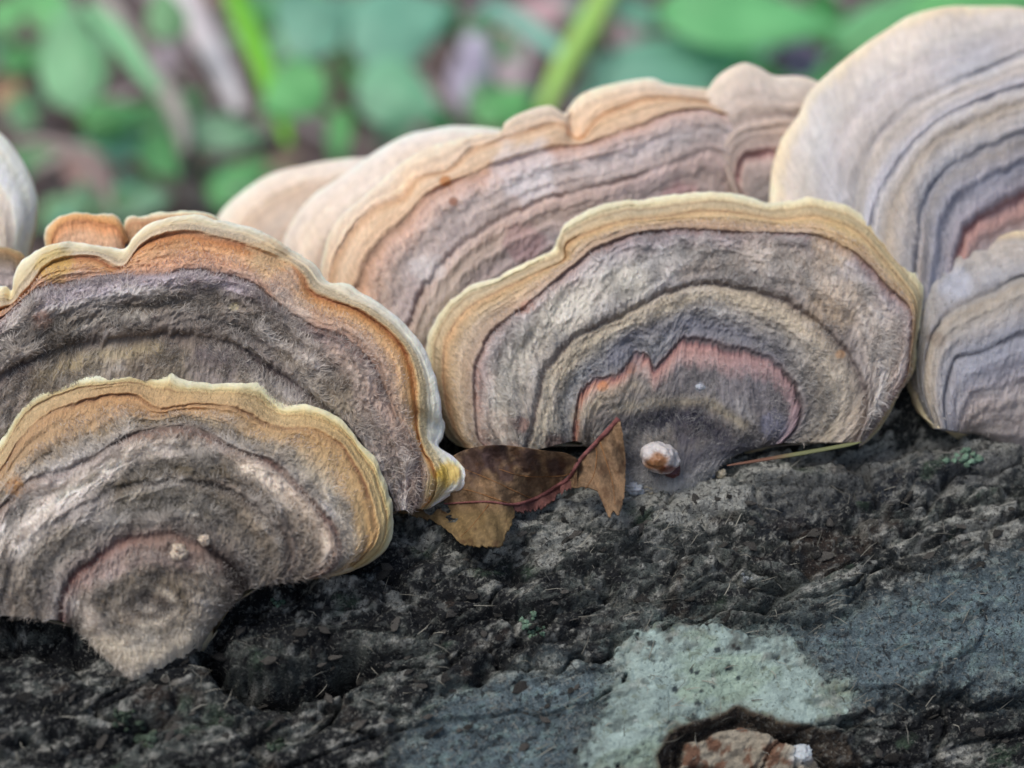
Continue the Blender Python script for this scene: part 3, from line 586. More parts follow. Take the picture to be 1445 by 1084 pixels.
# --- F: centre
bracket('f', 'wide central half-round bracket with tan rim, grey bands and a jagged red inner line', G1,
    [[(848, 640), (862, 662), (886, 688), (925, 694), (968, 690), (1003, 672), (1022, 652), (1050, 637)],
     [(812, 622), (813, 590), (816, 567), (827, 548), (842, 536), (867, 532), (885, 516), (896, 500), (914, 502), (923, 518), (938, 506), (954, 490), (966, 479), (1003, 482), (1043, 493), (1077, 508), (1103, 527), (1122, 550), (1130, 577), (1124, 603), (1106, 625)],
     [(742, 638), (752, 600), (760, 560), (775, 520), (810, 478), (867, 450), (928, 419), (979, 401), (1041, 404), (1102, 424), (1159, 460), (1194, 496), (1217, 537), (1222, 580), (1211, 624)],
     [(690, 636), (676, 620), (672, 590), (672, 526), (680, 495), (690, 475), (713, 452), (754, 424), (788, 392), (806, 378), (846, 350), (908, 329), (969, 323), (1041, 327), (1092, 329), (1153, 334), (1205, 357), (1246, 398), (1280, 432), (1287, 460), (1284, 500), (1280, 530), (1262, 560), (1235, 600), (1213, 626)],
     [(658, 632), (640, 605), (628, 560), (625, 520), (627, 490), (640, 460), (665, 432), (700, 412), (745, 392), (780, 376), (797, 366), (797, 350), (808, 338), (840, 325), (880, 312), (940, 305), (1000, 297), (1060, 303), (1100, 309), (1150, 306), (1195, 318), (1225, 340), (1250, 370), (1275, 400), (1291, 425), (1292, 460), (1287, 500), (1284, 530), (1266, 555), (1240, 600), (1215, 627)],
     [(644, 628), (628, 612), (612, 580), (602, 530), (600, 490), (608, 465), (632, 430), (665, 405), (708, 388), (750, 367), (778, 355), (786, 335), (797, 318), (826, 299), (867, 286), (905, 283), (938, 277), (990, 271), (1040, 274), (1056, 276), (1090, 287), (1110, 283), (1143, 280), (1194, 291), (1222, 308), (1240, 322), (1258, 345), (1272, 364), (1290, 385), (1302, 410), (1302, 440), (1295, 480), (1293, 520), (1273, 548), (1246, 600), (1217, 628)]],
    (930, 690), 19.95, 18, 0,
    [(0, ((110, 108, 104), (120, 120, 116), (108, 106, 108)), .5), (.25, ((88, 86, 86), (50, 50, 62), (72, 70, 78)), .4), (.42, ((112, 106, 96), (118, 110, 98), (98, 92, 92)), .7), (.62, ((116, 106, 96), (90, 86, 88), (80, 74, 76)), .6), (.8, ((150, 138, 120), (98, 92, 92), (86, 82, 92)), .5), (.88, ((164, 146, 126), (158, 124, 116), (132, 112, 120)), .2), (.955, ((180, 112, 72), (178, 124, 110), (136, 110, 118)), .0), (.985, ((130, 44, 26), (120, 60, 54), (70, 52, 58)), 0), (1.01, ((96, 32, 24), (58, 32, 34), (40, 30, 36)), 0),
     (1.04, ((108, 80, 68), (82, 68, 68), (84, 76, 80)), .1), (1.08, ((118, 116, 112), (104, 102, 106), (110, 104, 100)), .6), (1.3, ((120, 122, 122), (112, 112, 116), (138, 128, 112)), .7), (1.55, ((142, 136, 122), (128, 122, 116), (152, 140, 118)), .6), (1.75, ((158, 148, 126), (166, 152, 126), (156, 142, 122)), .5), (1.94, ((156, 144, 122), (160, 144, 120), (142, 128, 114)), .4), (2.0, ((112, 92, 82), (98, 78, 72), (118, 104, 98)), .1),
     (2.06, ((130, 122, 114), (112, 104, 98), (132, 118, 108)), .5), (2.3, ((158, 148, 134), (128, 116, 104), (146, 132, 118)), .9), (2.6, ((170, 158, 144), (142, 134, 128), (156, 142, 130)), 1), (2.85, ((166, 134, 118), (146, 134, 136), (162, 144, 138)), .8), (2.96, ((150, 108, 90), (140, 112, 110), (154, 122, 112)), .3), (3.0, ((84, 54, 48), (104, 68, 60), (110, 78, 64)), .05),
     (3.08, ((152, 130, 108), (180, 144, 108), (174, 146, 104)), .3), (3.4, ((176, 152, 122), (190, 154, 112), (188, 158, 108)), .3), (3.7, ((192, 154, 108), (200, 164, 112), (198, 168, 112)), 0), (3.92, ((192, 140, 82), (196, 152, 94), (194, 156, 94)), 0), (3.96, ((194, 142, 82), (198, 156, 96), (196, 158, 98)), 0), (4.0, ((148, 88, 36), (146, 92, 46), (148, 102, 54)), 0), (4.05, ((188, 144, 92), (190, 150, 100), (192, 158, 104)), 0),
     (4.12, ((190, 156, 108), (196, 160, 110), (200, 170, 112)), 0), (4.42, ((196, 170, 130), (200, 172, 128), (206, 182, 124)), 0), (4.5, ((176, 138, 92), (178, 138, 90), (186, 152, 92)), 0), (4.56, ((200, 174, 130), (206, 178, 130), (208, 182, 124)), 0), (4.7, ((212, 190, 142), (214, 190, 140), (212, 190, 134)), 0), (4.86, ((218, 204, 164), (216, 200, 154), (214, 196, 146)), 0), (5.0, ((226, 216, 186), (226, 214, 180), (222, 208, 170)), 0)],
    zones=[1.0, 2.0, 3.0, 4.0], margin_from=4.75, nu=560, row_px=1.7, bulge=.40, curl=.08, thick=.40, thin=.09, root=.35, seed=300, jag=.028,
    grooves=[(1.0, .03, .035), (2.0, .04, .05), (3.0, .035, .05), (4.0, .022, .10), (4.6, .01, .08)], steps=[(1.0, .035, .025), (3.0, -.02, .03), (2.0, -.02, .03)],
    folds=[(.315, .010, -.10, 3.0), (.335, .012, .06, 3.0), (.60, .012, -.05, 3.6), (.78, .03, .05, 3)], hump=[(930, 660, 40, .08)],
    splats=[(975, 597, 34, (50, 50, 66), .5), (930, 590, 30, (54, 54, 68), .5), (850, 545, 9, (190, 124, 76), .6), (890, 520, 9, (180, 116, 74), .4), (988, 547, 7, (170, 172, 182), .8), (1186, 500, 7, (160, 122, 84), .55), (1180, 345, 40, (186, 160, 112), .3), (1175, 430, 40, (160, 140, 112), .35),
            (890, 405, 30, (176, 172, 158), .4), (800, 440, 40, (166, 160, 146), .4), (880, 505, 26, (96, 98, 104), .5), (700, 600, 24, (158, 130, 112), .5), (720, 640, 20, (150, 120, 106), .5), (785, 630, 20, (70, 50, 48), .7), (735, 600, 12, (112, 60, 44), .5), (745, 432, 12, (150, 104, 86), .6), (1090, 600, 22, (112, 114, 132), .5), (1280, 560, 22, (190, 160, 140), .4)],
    hairs=46000, hair_len=.07, lwmin=.8, gain=1.06, tint=(1.0, .995, .99), hcol=(.62, .61, .58),
    bands=[([(700, 600), (740, 500), (800, 430), (880, 390)], 26, (186, 182, 170), .5), ([(790, 530), (830, 482), (900, 442), (990, 416), (1060, 422), (1130, 462)], 10, (172, 160, 138), .4), ([(840, 522), (890, 482), (960, 457), (1040, 467), (1100, 502)], 13, (108, 108, 116), .6),
           ([(885, 602), (930, 582), (980, 592), (1020, 617)], 17, (34, 34, 46), .85), ([(870, 582), (930, 562), (1000, 572), (1050, 602)], 8, (150, 140, 118), .5), ([(1060, 350), (1150, 380), (1230, 440), (1262, 500)], 22, (172, 158, 142), .4), ([(820, 585), (850, 560), (900, 545)], 9, (172, 158, 134), .5)])

# --- K: right
bracket('k', 'grey-blue bracket low at the right edge with two dark curved lines', G1,
    [[(1372, 612), (1400, 616), (1450, 622), (1500, 627), (1540, 622)],
     [(1336, 606), (1333, 575), (1336, 546), (1350, 509), (1390, 496), (1445, 469), (1500, 470), (1550, 500), (1575, 560), (1580, 612)],
     [(1320, 604), (1308, 570), (1303, 539), (1307, 500), (1320, 466), (1350, 436), (1400, 413), (1445, 390), (1520, 395), (1590, 430), (1630, 500), (1640, 600)],
     [(1312, 600), (1292, 570), (1283, 530), (1287, 480), (1290, 430), (1290, 400), (1282, 378), (1281, 360), (1296, 349), (1318, 362), (1328, 350), (1340, 337), (1366, 332), (1384, 338), (1396, 330), (1445, 327), (1520, 335), (1600, 370), (1680, 440), (1710, 530), (1700, 600)]],
    (1440, 618), 20.36, 21, 6,
    [(0, (134, 126, 124), .3), (.4, (150, 138, 132), .3), (.7, (118, 118, 130), .3), (.95, (148, 150, 160), .2), (1.0, (74, 72, 82), 0), (1.08, (128, 130, 140), .3), (1.5, ((150, 146, 142), (150, 142, 132), (150, 142, 132)), .2), (1.85, ((160, 150, 134), (162, 148, 126), (162, 148, 126)), .1), (1.97, (158, 152, 142), 0), (2.0, (88, 84, 88), 0),
     (2.1, (144, 144, 148), .2), (2.5, ((158, 156, 150), (160, 154, 148), (160, 154, 148)), .2), (2.8, (166, 158, 148), .1), (2.9, ((170, 162, 140), (200, 178, 140), (190, 176, 150)), 0), (3, ((176, 168, 146), (222, 204, 162), (220, 204, 170)), 0)],
    zones=[1, 2], margin_from=2.88, nu=240, row_px=3, bulge=.35, curl=.12, thick=.4, thin=.12, root=.6, seed=400, far=True, jag=.02,
    grooves=[(1, .04, .05), (2, .04, .05)], folds=[(.30, .01, -.08, 2.3), (.385, .01, -.06, 2.3)], splats=[(1350, 400, 26, (168, 172, 184), .5), (1322, 478, 14, (120, 108, 96), .6)], hairs=7000, hair_len=.07)

# --- J: big right, behind
bracket('j', 'biggest bracket at top right, tall pale dome with fine blue-grey rings and a red zone', G1,
    [[(1400, 520), (1420, 470), (1450, 450), (1490, 460), (1500, 520)],
     [(1345, 480), (1345, 400), (1363, 330), (1400, 300), (1445, 274), (1490, 275), (1530, 310), (1545, 370), (1545, 440)],
     [(1285, 480), (1290, 400), (1296, 347), (1302, 292), (1332, 243), (1381, 213), (1445, 189), (1500, 195), (1550, 230), (1590, 290), (1600, 360), (1600, 430)],
     [(1222, 480), (1225, 370), (1235, 286), (1265, 231), (1302, 189), (1357, 152), (1445, 122), (1510, 130), (1580, 180), (1630, 260), (1650, 340), (1650, 430)],
     [(1190, 480), (1193, 380), (1204, 274), (1229, 207), (1253, 177), (1302, 140), (1381, 103), (1445, 79), (1520, 90), (1600, 140), (1660, 230), (1690, 330), (1690, 430)],
     [(1085, 480), (1086, 380), (1090, 290), (1093, 240), (1105, 200), (1128, 165), (1145, 130), (1190, 88), (1240, 52), (1290, 22), (1340, 10), (1400, 9), (1460, 12), (1560, 30), (1660, 80), (1750, 170), (1800, 300), (1810, 420)]],
    (1450, 500), 21.38, 18, 14,
    [(0, (140, 126, 124), 0), (.75, (166, 144, 138), 0), (.9, (190, 140, 126), 0), (.97, (170, 122, 114), 0), (1.0, (150, 84, 78), 0), (1.08, (150, 140, 150), 0), (1.3, (164, 160, 168), 0), (1.5, (116, 120, 138), 0), (1.6, (158, 156, 164), 0), (1.85, (164, 156, 150), 0), (2.0, (124, 126, 138), 0), (2.15, (170, 168, 170), 0), (2.6, (176, 164, 148), 0), (2.9, (180, 178, 178), 0), (3, (126, 126, 138), 0),
     (3.15, (170, 170, 178), 0), (3.5, (166, 160, 156), 0), (3.85, (182, 176, 170), 0), (4, (146, 144, 148), 0), (4.1, (186, 182, 182), 0), (4.3, (190, 184, 182), 0), (4.45, (172, 166, 164), 0), (4.6, (196, 190, 182), 0), (4.85, (204, 194, 182), 0), (4.93, (216, 200, 170), 0), (5, (232, 216, 180), 0)],
    zones=[1, 2, 3, 4], margin_from=4.9, nu=260, row_px=4, bulge=.7, curl=.3, thick=.5, thin=.14, root=1.0, gain=1.06, seed=500, far=True, jag=.03, grooves=[(1, .03, .05), (1.5, .02, .08), (2, .04, .06), (3, .04, .08), (4, .04, .06), (4.4, .02, .04)])

# --- G: long rear
bracket('g', 'long pinkish-tan bracket behind the central one, with orange lines and scalloped rim', G1,
    [[(690, 600), (730, 570), (800, 550), (900, 540), (960, 545)],
     [(600, 560), (640, 480), (690, 420), (760, 380), (840, 360), (920, 350), (1000, 350)],
     [(560, 520), (568, 480), (580, 450), (594, 415), (629, 366), (685, 321), (748, 286), (818, 268), (863, 260), (904, 246), (974, 221), (1010, 214), (1050, 235)],
     [(490, 490), (495, 430), (507, 398), (531, 349), (573, 310), (605, 275), (636, 258), (668, 247), (706, 230), (760, 215), (800, 208), (835, 203), (891, 182), (974, 155), (1040, 170), (1075, 200)],
     [(462, 480), (464, 420), (471, 373), (503, 317), (535, 289), (570, 279), (591, 251), (633, 240), (664, 212), (692, 202), (731, 188), (790, 174), (805, 190), (822, 195), (844, 166), (880, 150), (918, 138), (990, 145), (1060, 165), (1090, 200)],
     [(442, 480), (450, 420), (452, 380), (462, 335), (480, 305), (510, 280), (545, 250), (575, 225), (605, 208), (640, 197), (675, 189), (704, 188), (714, 172), (740, 158), (775, 149), (796, 160), (804, 150), (820, 134), (860, 119), (915, 110), (945, 119), (995, 125), (1040, 130), (1090, 150), (1112, 200)]],
    (820, 560), 21.2, 16, 14,
    [(0, (140, 124, 118), .2), (.8, (146, 130, 128), .3), (1.0, (154, 138, 134), .3), (1.35, ((160, 144, 132), (146, 132, 132), (156, 142, 142)), .3), (1.7, ((158, 140, 116), (170, 148, 134), (174, 152, 142)), .2), (1.96, ((170, 144, 120), (168, 142, 130), (172, 146, 138)), .1), (2.0, (134, 106, 96), 0), (2.08, (166, 146, 136), .2), (2.5, ((168, 140, 116), (172, 160, 156), (182, 168, 164)), .5), (2.8, ((190, 150, 116), (188, 156, 140), (188, 168, 158)), .3), (2.96, ((180, 134, 94), (176, 132, 108), (186, 152, 136)), 0), (3.0, ((158, 104, 62), (160, 108, 80), (160, 124, 106)), 0),
     (3.12, (196, 158, 118), 0), (3.6, (208, 174, 132), 0), (3.92, (200, 154, 104), 0), (4.0, (180, 124, 68), 0), (4.1, (202, 168, 130), 0), (4.6, (210, 182, 148), 0), (4.85, (220, 198, 164), 0), (5, (232, 214, 184), 0)],
    zones=[2, 3, 4], margin_from=4.8, nu=380, row_px=3, bulge=.45, curl=.16, thick=.4, thin=.12, root=1.2, gain=1.14, seed=600, far=True, jag=.04, grooves=[(2, .04, .05), (3, .04, .10), (4, .045, .16)],
    folds=[(.44, .012, -.10, 2.2), (.62, .012, -.14, 2.2), (.50, .03, .05, 2.4), (.31, .012, -.05, 2.6)],
    splats=[(640, 285, 7, (130, 92, 74), .9), (600, 380, 26, (186, 180, 176), .6), (740, 240, 50, (196, 192, 192), .5), (740, 345, 34, (140, 100, 102), .4), (960, 290, 40, (160, 100, 104), .35), (628, 255, 9, (164, 104, 52), .8)], hairs=9000, hair_len=.07)

# --- H: lobe right of G
bracket('h', 'small rounded bracket lobe wedged between the long rear bracket and the biggest one', G1,
    [[(1080, 360), (1095, 345), (1120, 340), (1150, 350)],
     [(1070, 330), (1045, 270), (1040, 246), (1051, 227), (1071, 218), (1098, 215), (1140, 225), (1180, 260)],
     [(1050, 310), (1026, 250), (1018, 215), (1025, 190), (1046, 174), (1079, 166), (1118, 163), (1160, 175), (1200, 220)],
     [(1040, 300), (1012, 240), (997, 200), (989, 163), (998, 130), (1018, 105), (1048, 91), (1071, 96), (1093, 107), (1140, 111), (1190, 140), (1230, 200)]],
    (1100, 350), 22.08, 14, 0,
    [(0, (120, 118, 126), 0), (.6, (150, 138, 132), 0), (.9, (172, 148, 136), 0), (1, (160, 108, 104), 0), (1.2, (164, 140, 126), 0), (1.9, (178, 156, 138), 0), (2, (140, 118, 106), 0), (2.1, (176, 156, 140), 0), (2.6, (196, 180, 164), 0), (2.85, (208, 192, 172), 0), (3, (228, 212, 188), 0)],
    zones=[1, 2], margin_from=2.8, nu=160, row_px=3, bulge=.25, curl=.12, thick=.3, thin=.11, root=2.2, seed=650, far=True, grooves=[(1, .04, .08), (2, .03, .08)])

# --- I: rear left pair
bracket('i', 'blurred pale bracket behind, lowest and farthest left of the rear pair', G1,
    [[(420, 520), (480, 500), (540, 500), (580, 520)],
     [(350, 460), (366, 370), (410, 320), (470, 292), (540, 290), (590, 330)],
     [(292, 420), (296, 340), (312, 300), (350, 265), (390, 243), (440, 231), (500, 223), (560, 225), (620, 260)]],
    (500, 510), 23.3, 14, 0,
    [(0, (170, 150, 130), 0), (.9, (196, 172, 146), 0), (1, (180, 150, 124), 0), (1.1, (204, 180, 154), 0), (1.5, (200, 172, 142), 0), (1.6, (216, 194, 168), 0), (1.9, (222, 204, 182), 0), (2, (232, 214, 190), 0)],
    zones=[1], margin_from=1.85, nu=120, row_px=4, bulge=.35, curl=.15, thick=.3, thin=.12, root=1.5, seed=700, far=True, relief=.35, gain=1.15, grooves=[(1, .03, .06), (1.55, .03, .05)])
bracket('i', 'blurred pale bracket with smooth rim directly behind the scalloped rim of the long bracket', G1,
    [[(540, 500), (600, 470), (680, 460), (740, 480)],
     [(440, 440), (455, 360), (500, 300), (560, 262), (640, 244), (720, 250)],
     [(385, 420), (400, 340), (432, 285), (480, 250), (520, 221), (560, 196), (600, 184), (650, 178), (720, 186), (780, 220)]],
    (640, 480), 22.3, 14, 0,
    [(0, (170, 150, 130), 0), (.9, (200, 178, 154), 0), (1, (186, 158, 134), 0), (1.1, (206, 186, 164), 0), (1.6, (214, 196, 174), 0), (1.9, (222, 206, 186), 0), (2, (232, 216, 194), 0)],
    zones=[1], margin_from=1.85, nu=120, row_px=4, bulge=.35, curl=.15, thick=.3, thin=.12, root=1.5, seed=720, far=True, relief=.35, gain=1.15, grooves=[(1, .03, .06), (1.5, .02, .05)])

# --- C: small lobes above B
bracket('c', 'small orange-brown lobe peeping over the white rim of the left bracket', G1,
    [[(88, 400), (110, 405), (150, 405), (172, 400)],
     [(74, 356), (76, 335), (88, 318), (108, 312), (145, 316), (166, 324), (176, 345)],
     [(64, 350), (66, 322), (79, 308), (96, 301), (118, 299), (146, 301), (162, 304), (174, 316), (184, 338)]],
    (120, 400), 20.5, 14, 0,
    [(0, (170, 130, 100), .3), (.5, (178, 140, 112), .3), (.8, (204, 150, 106), 0), (.95, (204, 124, 44), 0), (1, (170, 88, 20), 0), (1.15, (206, 134, 50), 0), (1.6, (206, 146, 70), 0), (1.85, (206, 166, 108), 0), (2, (226, 212, 180), 0)],
    zones=[1], margin_from=1.8, nu=160, row_px=2, bulge=.14, curl=.08, thick=.2, thin=.07, root=1.5, seed=800, gain=1.3, grooves=[(1, .03, .12)])
bracket('c', 'thin tan lobe sliver showing above the left white rim, right of the brown lobe', G1,
    [[(190, 400), (220, 395), (260, 395), (300, 400)],
     [(180, 345), (182, 318), (205, 314), (245, 310), (290, 312), (320, 335)],
     [(172, 345), (175, 316), (186, 304), (202, 306), (240, 300), (275, 299), (305, 304), (335, 330)]],
    (240, 395), 20.6, 14, 0,
    [(0, (170, 130, 100), 0), (.8, (190, 140, 90), 0), (1, (170, 112, 60), 0), (1.4, (200, 160, 110), 0), (2, (222, 206, 172), 0)],
    zones=[1], margin_from=1.7, nu=120, row_px=2, bulge=.10, curl=.08, thick=.2, thin=.07, root=1.5, seed=820, gain=1.3)
bracket('d', 'little brown-topped lobe at the extreme left edge, below the pale out-of-focus bracket', G1,
    [[(-30, 440), (-10, 440), (10, 440), (30, 430)],
     [(-45, 390), (-20, 366), (0, 358), (15, 362), (28, 372), (34, 392)],
     [(-55, 390), (-30, 358), (-8, 347), (8, 348), (20, 353), (32, 360), (42, 378), (44, 400)]],
    (0, 435), 20.5, 14, 0,
    [(0, (168, 150, 146), .3), (.7, (160, 142, 138), .4), (.95, (150, 120, 84), 0), (1.1, (158, 112, 54), 0), (1.6, (178, 138, 78), 0), (2, (190, 160, 104), 0)],
    zones=[1], margin_from=1.8, nu=120, row_px=2, bulge=.12, curl=.08, thick=.2, thin=.08, root=1.5, seed=840)
bracket('e', 'cream bracket cut by the left edge of the photo, out of focus above the lobes', G1,
    [[(-90, 460), (-60, 470), (-30, 475), (0, 470)],
     [(-130, 320), (-80, 270), (-30, 280), (0, 320), (10, 380)],
     [(-190, 300), (-150, 200), (-90, 165), (-30, 175), (5, 194), (25, 218), (38, 240), (48, 262), (53, 288), (49, 320), (42, 346), (34, 380)]],
    (-40, 465), 21.6, 14, 0,
    [(0, (196, 178, 150), 0), (.8, (212, 198, 176), 0), (1, (204, 184, 158), 0), (1.4, (220, 208, 190), 0), (1.8, (226, 214, 190), 0), (2, (232, 216, 176), 0)],
    zones=[1], margin_from=1.85, nu=140, row_px=4, bulge=.25, curl=.12, thick=.3, thin=.12, root=1.5, seed=860, far=True, relief=.15, gain=1.35)


# ------------------------------------------------------------------ dead leaf lying against the brackets
def blade(name, ca, cb, p0, n, hf, colf, parent, nu=90, nv=30, jagb=3.0, jaga=0.0, mat=None, seed=0, thick=.02):
    A = catmull(ca, nu); B = catmull(cb, nu); v = np.linspace(0, 1, nv)[:, None, None]
    Q = A[None] * (1 - v) + B[None] * v; u = np.linspace(0, 1, nu)
    dn = unit(B - A + 1e-6)
    Q = Q + dn[None] * (v * jagb * ((fbm(u * 26, u * 0, seed, 4, .6) + .6 * fbm(u * 80, u * 0, seed + 2, 2)))[None, :, None])
    Q = Q - dn[None] * ((1 - v) * jaga * (fbm(u * 22, u * 0 + 4, seed + 5, 4, .6))[None, :, None])
    X, Y = Q[..., 0], Q[..., 1]; h = hf(X, Y)
    r = ray(X, Y); t = ((p0 - CAM) @ n + h) / (r @ n); P = CAM + r * t[..., None]
    c = colf(X, Y); F = gridF(nu, nv)
    Vb = P - n * thick; nV = P.shape[0] * nu
    ring = [(0, j) for j in range(nu)] + [(i, nu - 1) for i in range(1, nv)] + [(nv - 1, j) for j in range(nu - 2, -1, -1)] + [(i, 0) for i in range(nv - 2, 0, -1)]
    ids = np.array([i * nu + j for i, j in ring]); nx = np.roll(ids, -1)
    FF = np.vstack([F[:, ::-1], F + nV, np.stack([ids, nx, nx + nV, ids + nV], 1)])
    return mesh_obj(name, np.vstack([P.reshape(-1, 3), Vb.reshape(-1, 3)]), FF, col=np.vstack([c.reshape(-1, 3)] * 2), mat=mat or M_dleaf, parent=parent)
def dead_leaf():
    tl = rad(24); n = unit(-FWD * math.cos(tl) + UP * math.sin(tl))
    bp, _ = bark_at(700, 772); d0 = float((bp - CAM) @ FWD) - .10
    p0 = at(700, 772, d0)
    e = empty('dead_leaf', p0, 'torn curled brown dead leaf with a reddish midrib between the left and central brackets', 'leaf')
    mid = [(556, 717), (615, 712), (685, 708), (723, 712), (754, 704), (781, 689), (804, 673), (817, 651), (840, 626), (873, 591)]
    def hf(X, Y):
        dm = line_d(X, Y, mid)
        return .07 * sstep(650, 700, X) + .20 * np.clip((705 - Y) / 60, 0, 1.5) ** 2 * (X < 815) * sstep(650, 700, X) + .035 * np.sin(X / 15.0 + Y / 24.0) + .03 * np.sin(X / 5.0 - Y / 11.0) + .10 * fbm(X / 45, Y / 45, 901, 3) + .020 * fbm(X / 9, Y / 9, 905, 3) - .03 * np.exp(-(dm / 26) ** 2) + .16 * sstep(700, 770, Y) * (X < 760) + .30 * sstep(670, 735, Y) * (X > 790) + .16 * np.sin(X / 26.0) * sstep(640, 700, Y) + .10 * sstep(600, 540, Y)
    def cf(X, Y):
        n1 = fbm(X / 30, Y / 30, 911, 4)[..., None]; n2 = fbm(X / 7, Y / 7, 915, 3)[..., None]
        c = np.ones(X.shape + (1,)) * lin((146, 118, 88)); c = c * (1 + .35 * n1 + .25 * n2)
        ol = (sstep(705, 730, Y) * (X < 740))[..., None]; c = c + (lin((142, 120, 76)) * (1 + .3 * n2) - c) * ol * .7
        for sx, sy, sr in ((672, 651, 30), (715, 668, 14), (786, 657, 17), (745, 648, 22), (700, 640, 26)):
            m = sstep(1.2, .5, np.hypot(X - sx, Y - sy) / sr + .4 * n2[..., 0])[..., None]; c = c + (lin((72, 52, 52)) - c) * m * .8
        dk = sstep(.25, .45, fbm(X / 12, Y / 12, 921, 3))[..., None]; c = c + (lin((96, 66, 44)) - c) * dk * .6
        q1, q2, _ = worley(X / 9 + n1[..., 0] * .6, Y / 9, 933); c = c * (1 + .30 * sstep(.14, .02, q2 - q1) - .06)[..., None]
        return np.clip(c * .80, .01, .8)
    blade('blade', [(556, 712), (600, 680), (645, 640), (700, 628), (770, 636), (800, 640), (818, 650)], [(556, 718), (615, 713), (685, 709), (723, 712), (754, 704), (781, 689), (817, 653)], p0, n, hf, cf, e, jagb=0, seed=931, nu=130, nv=46)
    blade('blade', [(556, 717), (600, 713), (640, 711), (685, 708), (723, 712)], [(558, 722), (588, 727), (615, 738), (637, 752), (650, 766), (687, 773), (709, 769), (713, 757), (720, 743), (727, 724)], p0, n, hf, cf, e, jagb=5, seed=941, nu=110, nv=34)
    blade('blade', [(723, 711), (754, 703), (781, 688), (806, 672)], [(727, 722), (752, 721), (774, 712), (790, 696), (806, 690)], p0, n, hf, lambda X, Y: np.ones(X.shape + (1,)) * lin((118, 78, 72)) * (1 + .3 * fbm(X / 5, Y / 5, 951, 3))[..., None], e, jagb=6, seed=951, nu=70, nv=10)
    blade('blade', [(803, 675), (812, 660), (826, 641), (842, 624), (860, 604), (872, 592)], [(806, 688), (826, 687), (847, 695), (856, 709), (859, 730), (866, 722), (873, 727), (879, 709), (883, 676), (882, 643), (879, 615), (875, 594)], p0, n, hf, cf, e, jagb=2.5, seed=961, nu=120, nv=40)
    def on(pts, dh):
        c = catmull(pts, 60); X, Y = c[:, 0], c[:, 1]; r = ray(X, Y); t = ((p0 - CAM) @ n + hf(X, Y) + dh) / (r @ n); return CAM + r * t[:, None]
    mp = on(mid, .012); rr = np.interp(np.linspace(0, 1, 60), [0, .35, .6, .8, .97, 1], [.006, .010, .018, .021, .025, .033]) * (1 + .12 * fbm(np.linspace(0, 22, 60), np.zeros(60), 7, 2))
    V, F4, F3 = tube(mp, rr, 10); mesh_obj('midrib', V, F4, F3, col=np.clip(np.tile(lin((128, 80, 76)), (len(V), 1)) * (1 + .25 * fbm(V[:, 0] * 14, V[:, 2] * 14, 3, 3))[:, None], 0, 1), mat=M_vein, parent=e)
    for pts in ([(655, 662), (690, 676), (737, 698), (752, 704)], [(704, 662), (740, 672), (790, 672), (806, 668)], [(600, 700), (650, 690), (720, 711)], [(826, 690), (838, 670), (842, 640), (838, 628)], [(868, 712), (864, 680), (852, 640), (846, 622)], [(650, 758), (668, 740), (690, 712)]):
        V, F4, F3 = tube(on(pts, .002), np.linspace(.003, .006, 60), 6); mesh_obj('vein', V, F4, F3, col=np.tile(lin((140, 100, 62)), (len(V), 1)), mat=M_vein, parent=e)
dead_leaf()

# ------------------------------------------------------------------ small things
def lump(name, c, axes, n, colf, mat, parent=None, seed=0, amp=.25, freq=2.2, nu=40, nv=24):
    """irregular closed pebble-like body; axes = radii along (side, forward, n)"""
    n = unit(np.asarray(n, float)); a = unit(np.cross(n, np.array([.2, 1, .1]))); b = np.cross(n, a)
    th = np.linspace(0, 2 * np.pi, nu, endpoint=False); ph = np.linspace(.04, np.pi - .04, nv)
    TH, PH = np.meshgrid(th, ph); x = np.sin(PH) * np.cos(TH); y = np.sin(PH) * np.sin(TH); z = np.cos(PH)
    k = 1 + amp * fbm(x * freq + 3 * z, y * freq - 2 * z, seed, 4)
    k = k * (1 + .5 * amp * fbm(x * freq * 3 + 5 * z, y * freq * 3 + 7 * z, seed + 5, 2))
    P = c + a * (x * k * axes[0])[..., None] + b * (y * k * axes[1])[..., None] + n * (z * k * axes[2])[..., None]
    V = P.reshape(-1, 3); F = []
    for i in range(nv - 1):
        for j in range(nu):
            p = i * nu + j; q = i * nu + (j + 1) % nu; F.append((p, p + nu, q + nu, q))
    V = np.vstack([V, [P[0].mean(0)], [P[-1].mean(0)]]); s0, s1 = len(V) - 2, len(V) - 1
    F3 = [(s0, j, (j + 1) % nu) for j in range(nu)] + [(s1, (nv - 1) * nu + (j + 1) % nu, (nv - 1) * nu + j) for j in range(nu)]
    col = colf(V, (V - c) @ n)
    return mesh_obj(name, V, np.array(F), np.array(F3), col=col, mat=mat, parent=parent, origin=None if parent is not None else c)
P_, N_ = surf_at('f', 930, 660)
kc = at(931, 646, float((P_ - CAM) @ FWD) - .16)
knob = empty('fungus_bud', kc, 'tiny round cream and amber fungus bud at the foot of the central bracket', 'fungus bud')
def kcol(V, hh):
    X, Y, _ = project(V); n1 = fbm(X / 12, Y / 12, 1001, 3)
    m = sstep(.9, .45, np.hypot((X - 927) / 24, (Y - 652) / 20) + .35 * n1)[:, None]; c = np.tile(lin((196, 190, 186)), (len(V), 1)) * (1 + .25 * fbm(X / 5, Y / 5, 1005, 3))[:, None]; c = c + (lin((150, 106, 70)) - c) * m
    m2 = sstep(1, .4, np.hypot((X - 944) / 16, (Y - 662) / 9) + .3 * n1)[:, None]; return c + (lin((112, 52, 28)) - c) * m2 * .85
lump('bud_cap', kc, (.185, .15, .16), -FWD + UP * .2, kcol, M_knob, knob, 1003, .20, 1.5, 60, 36)
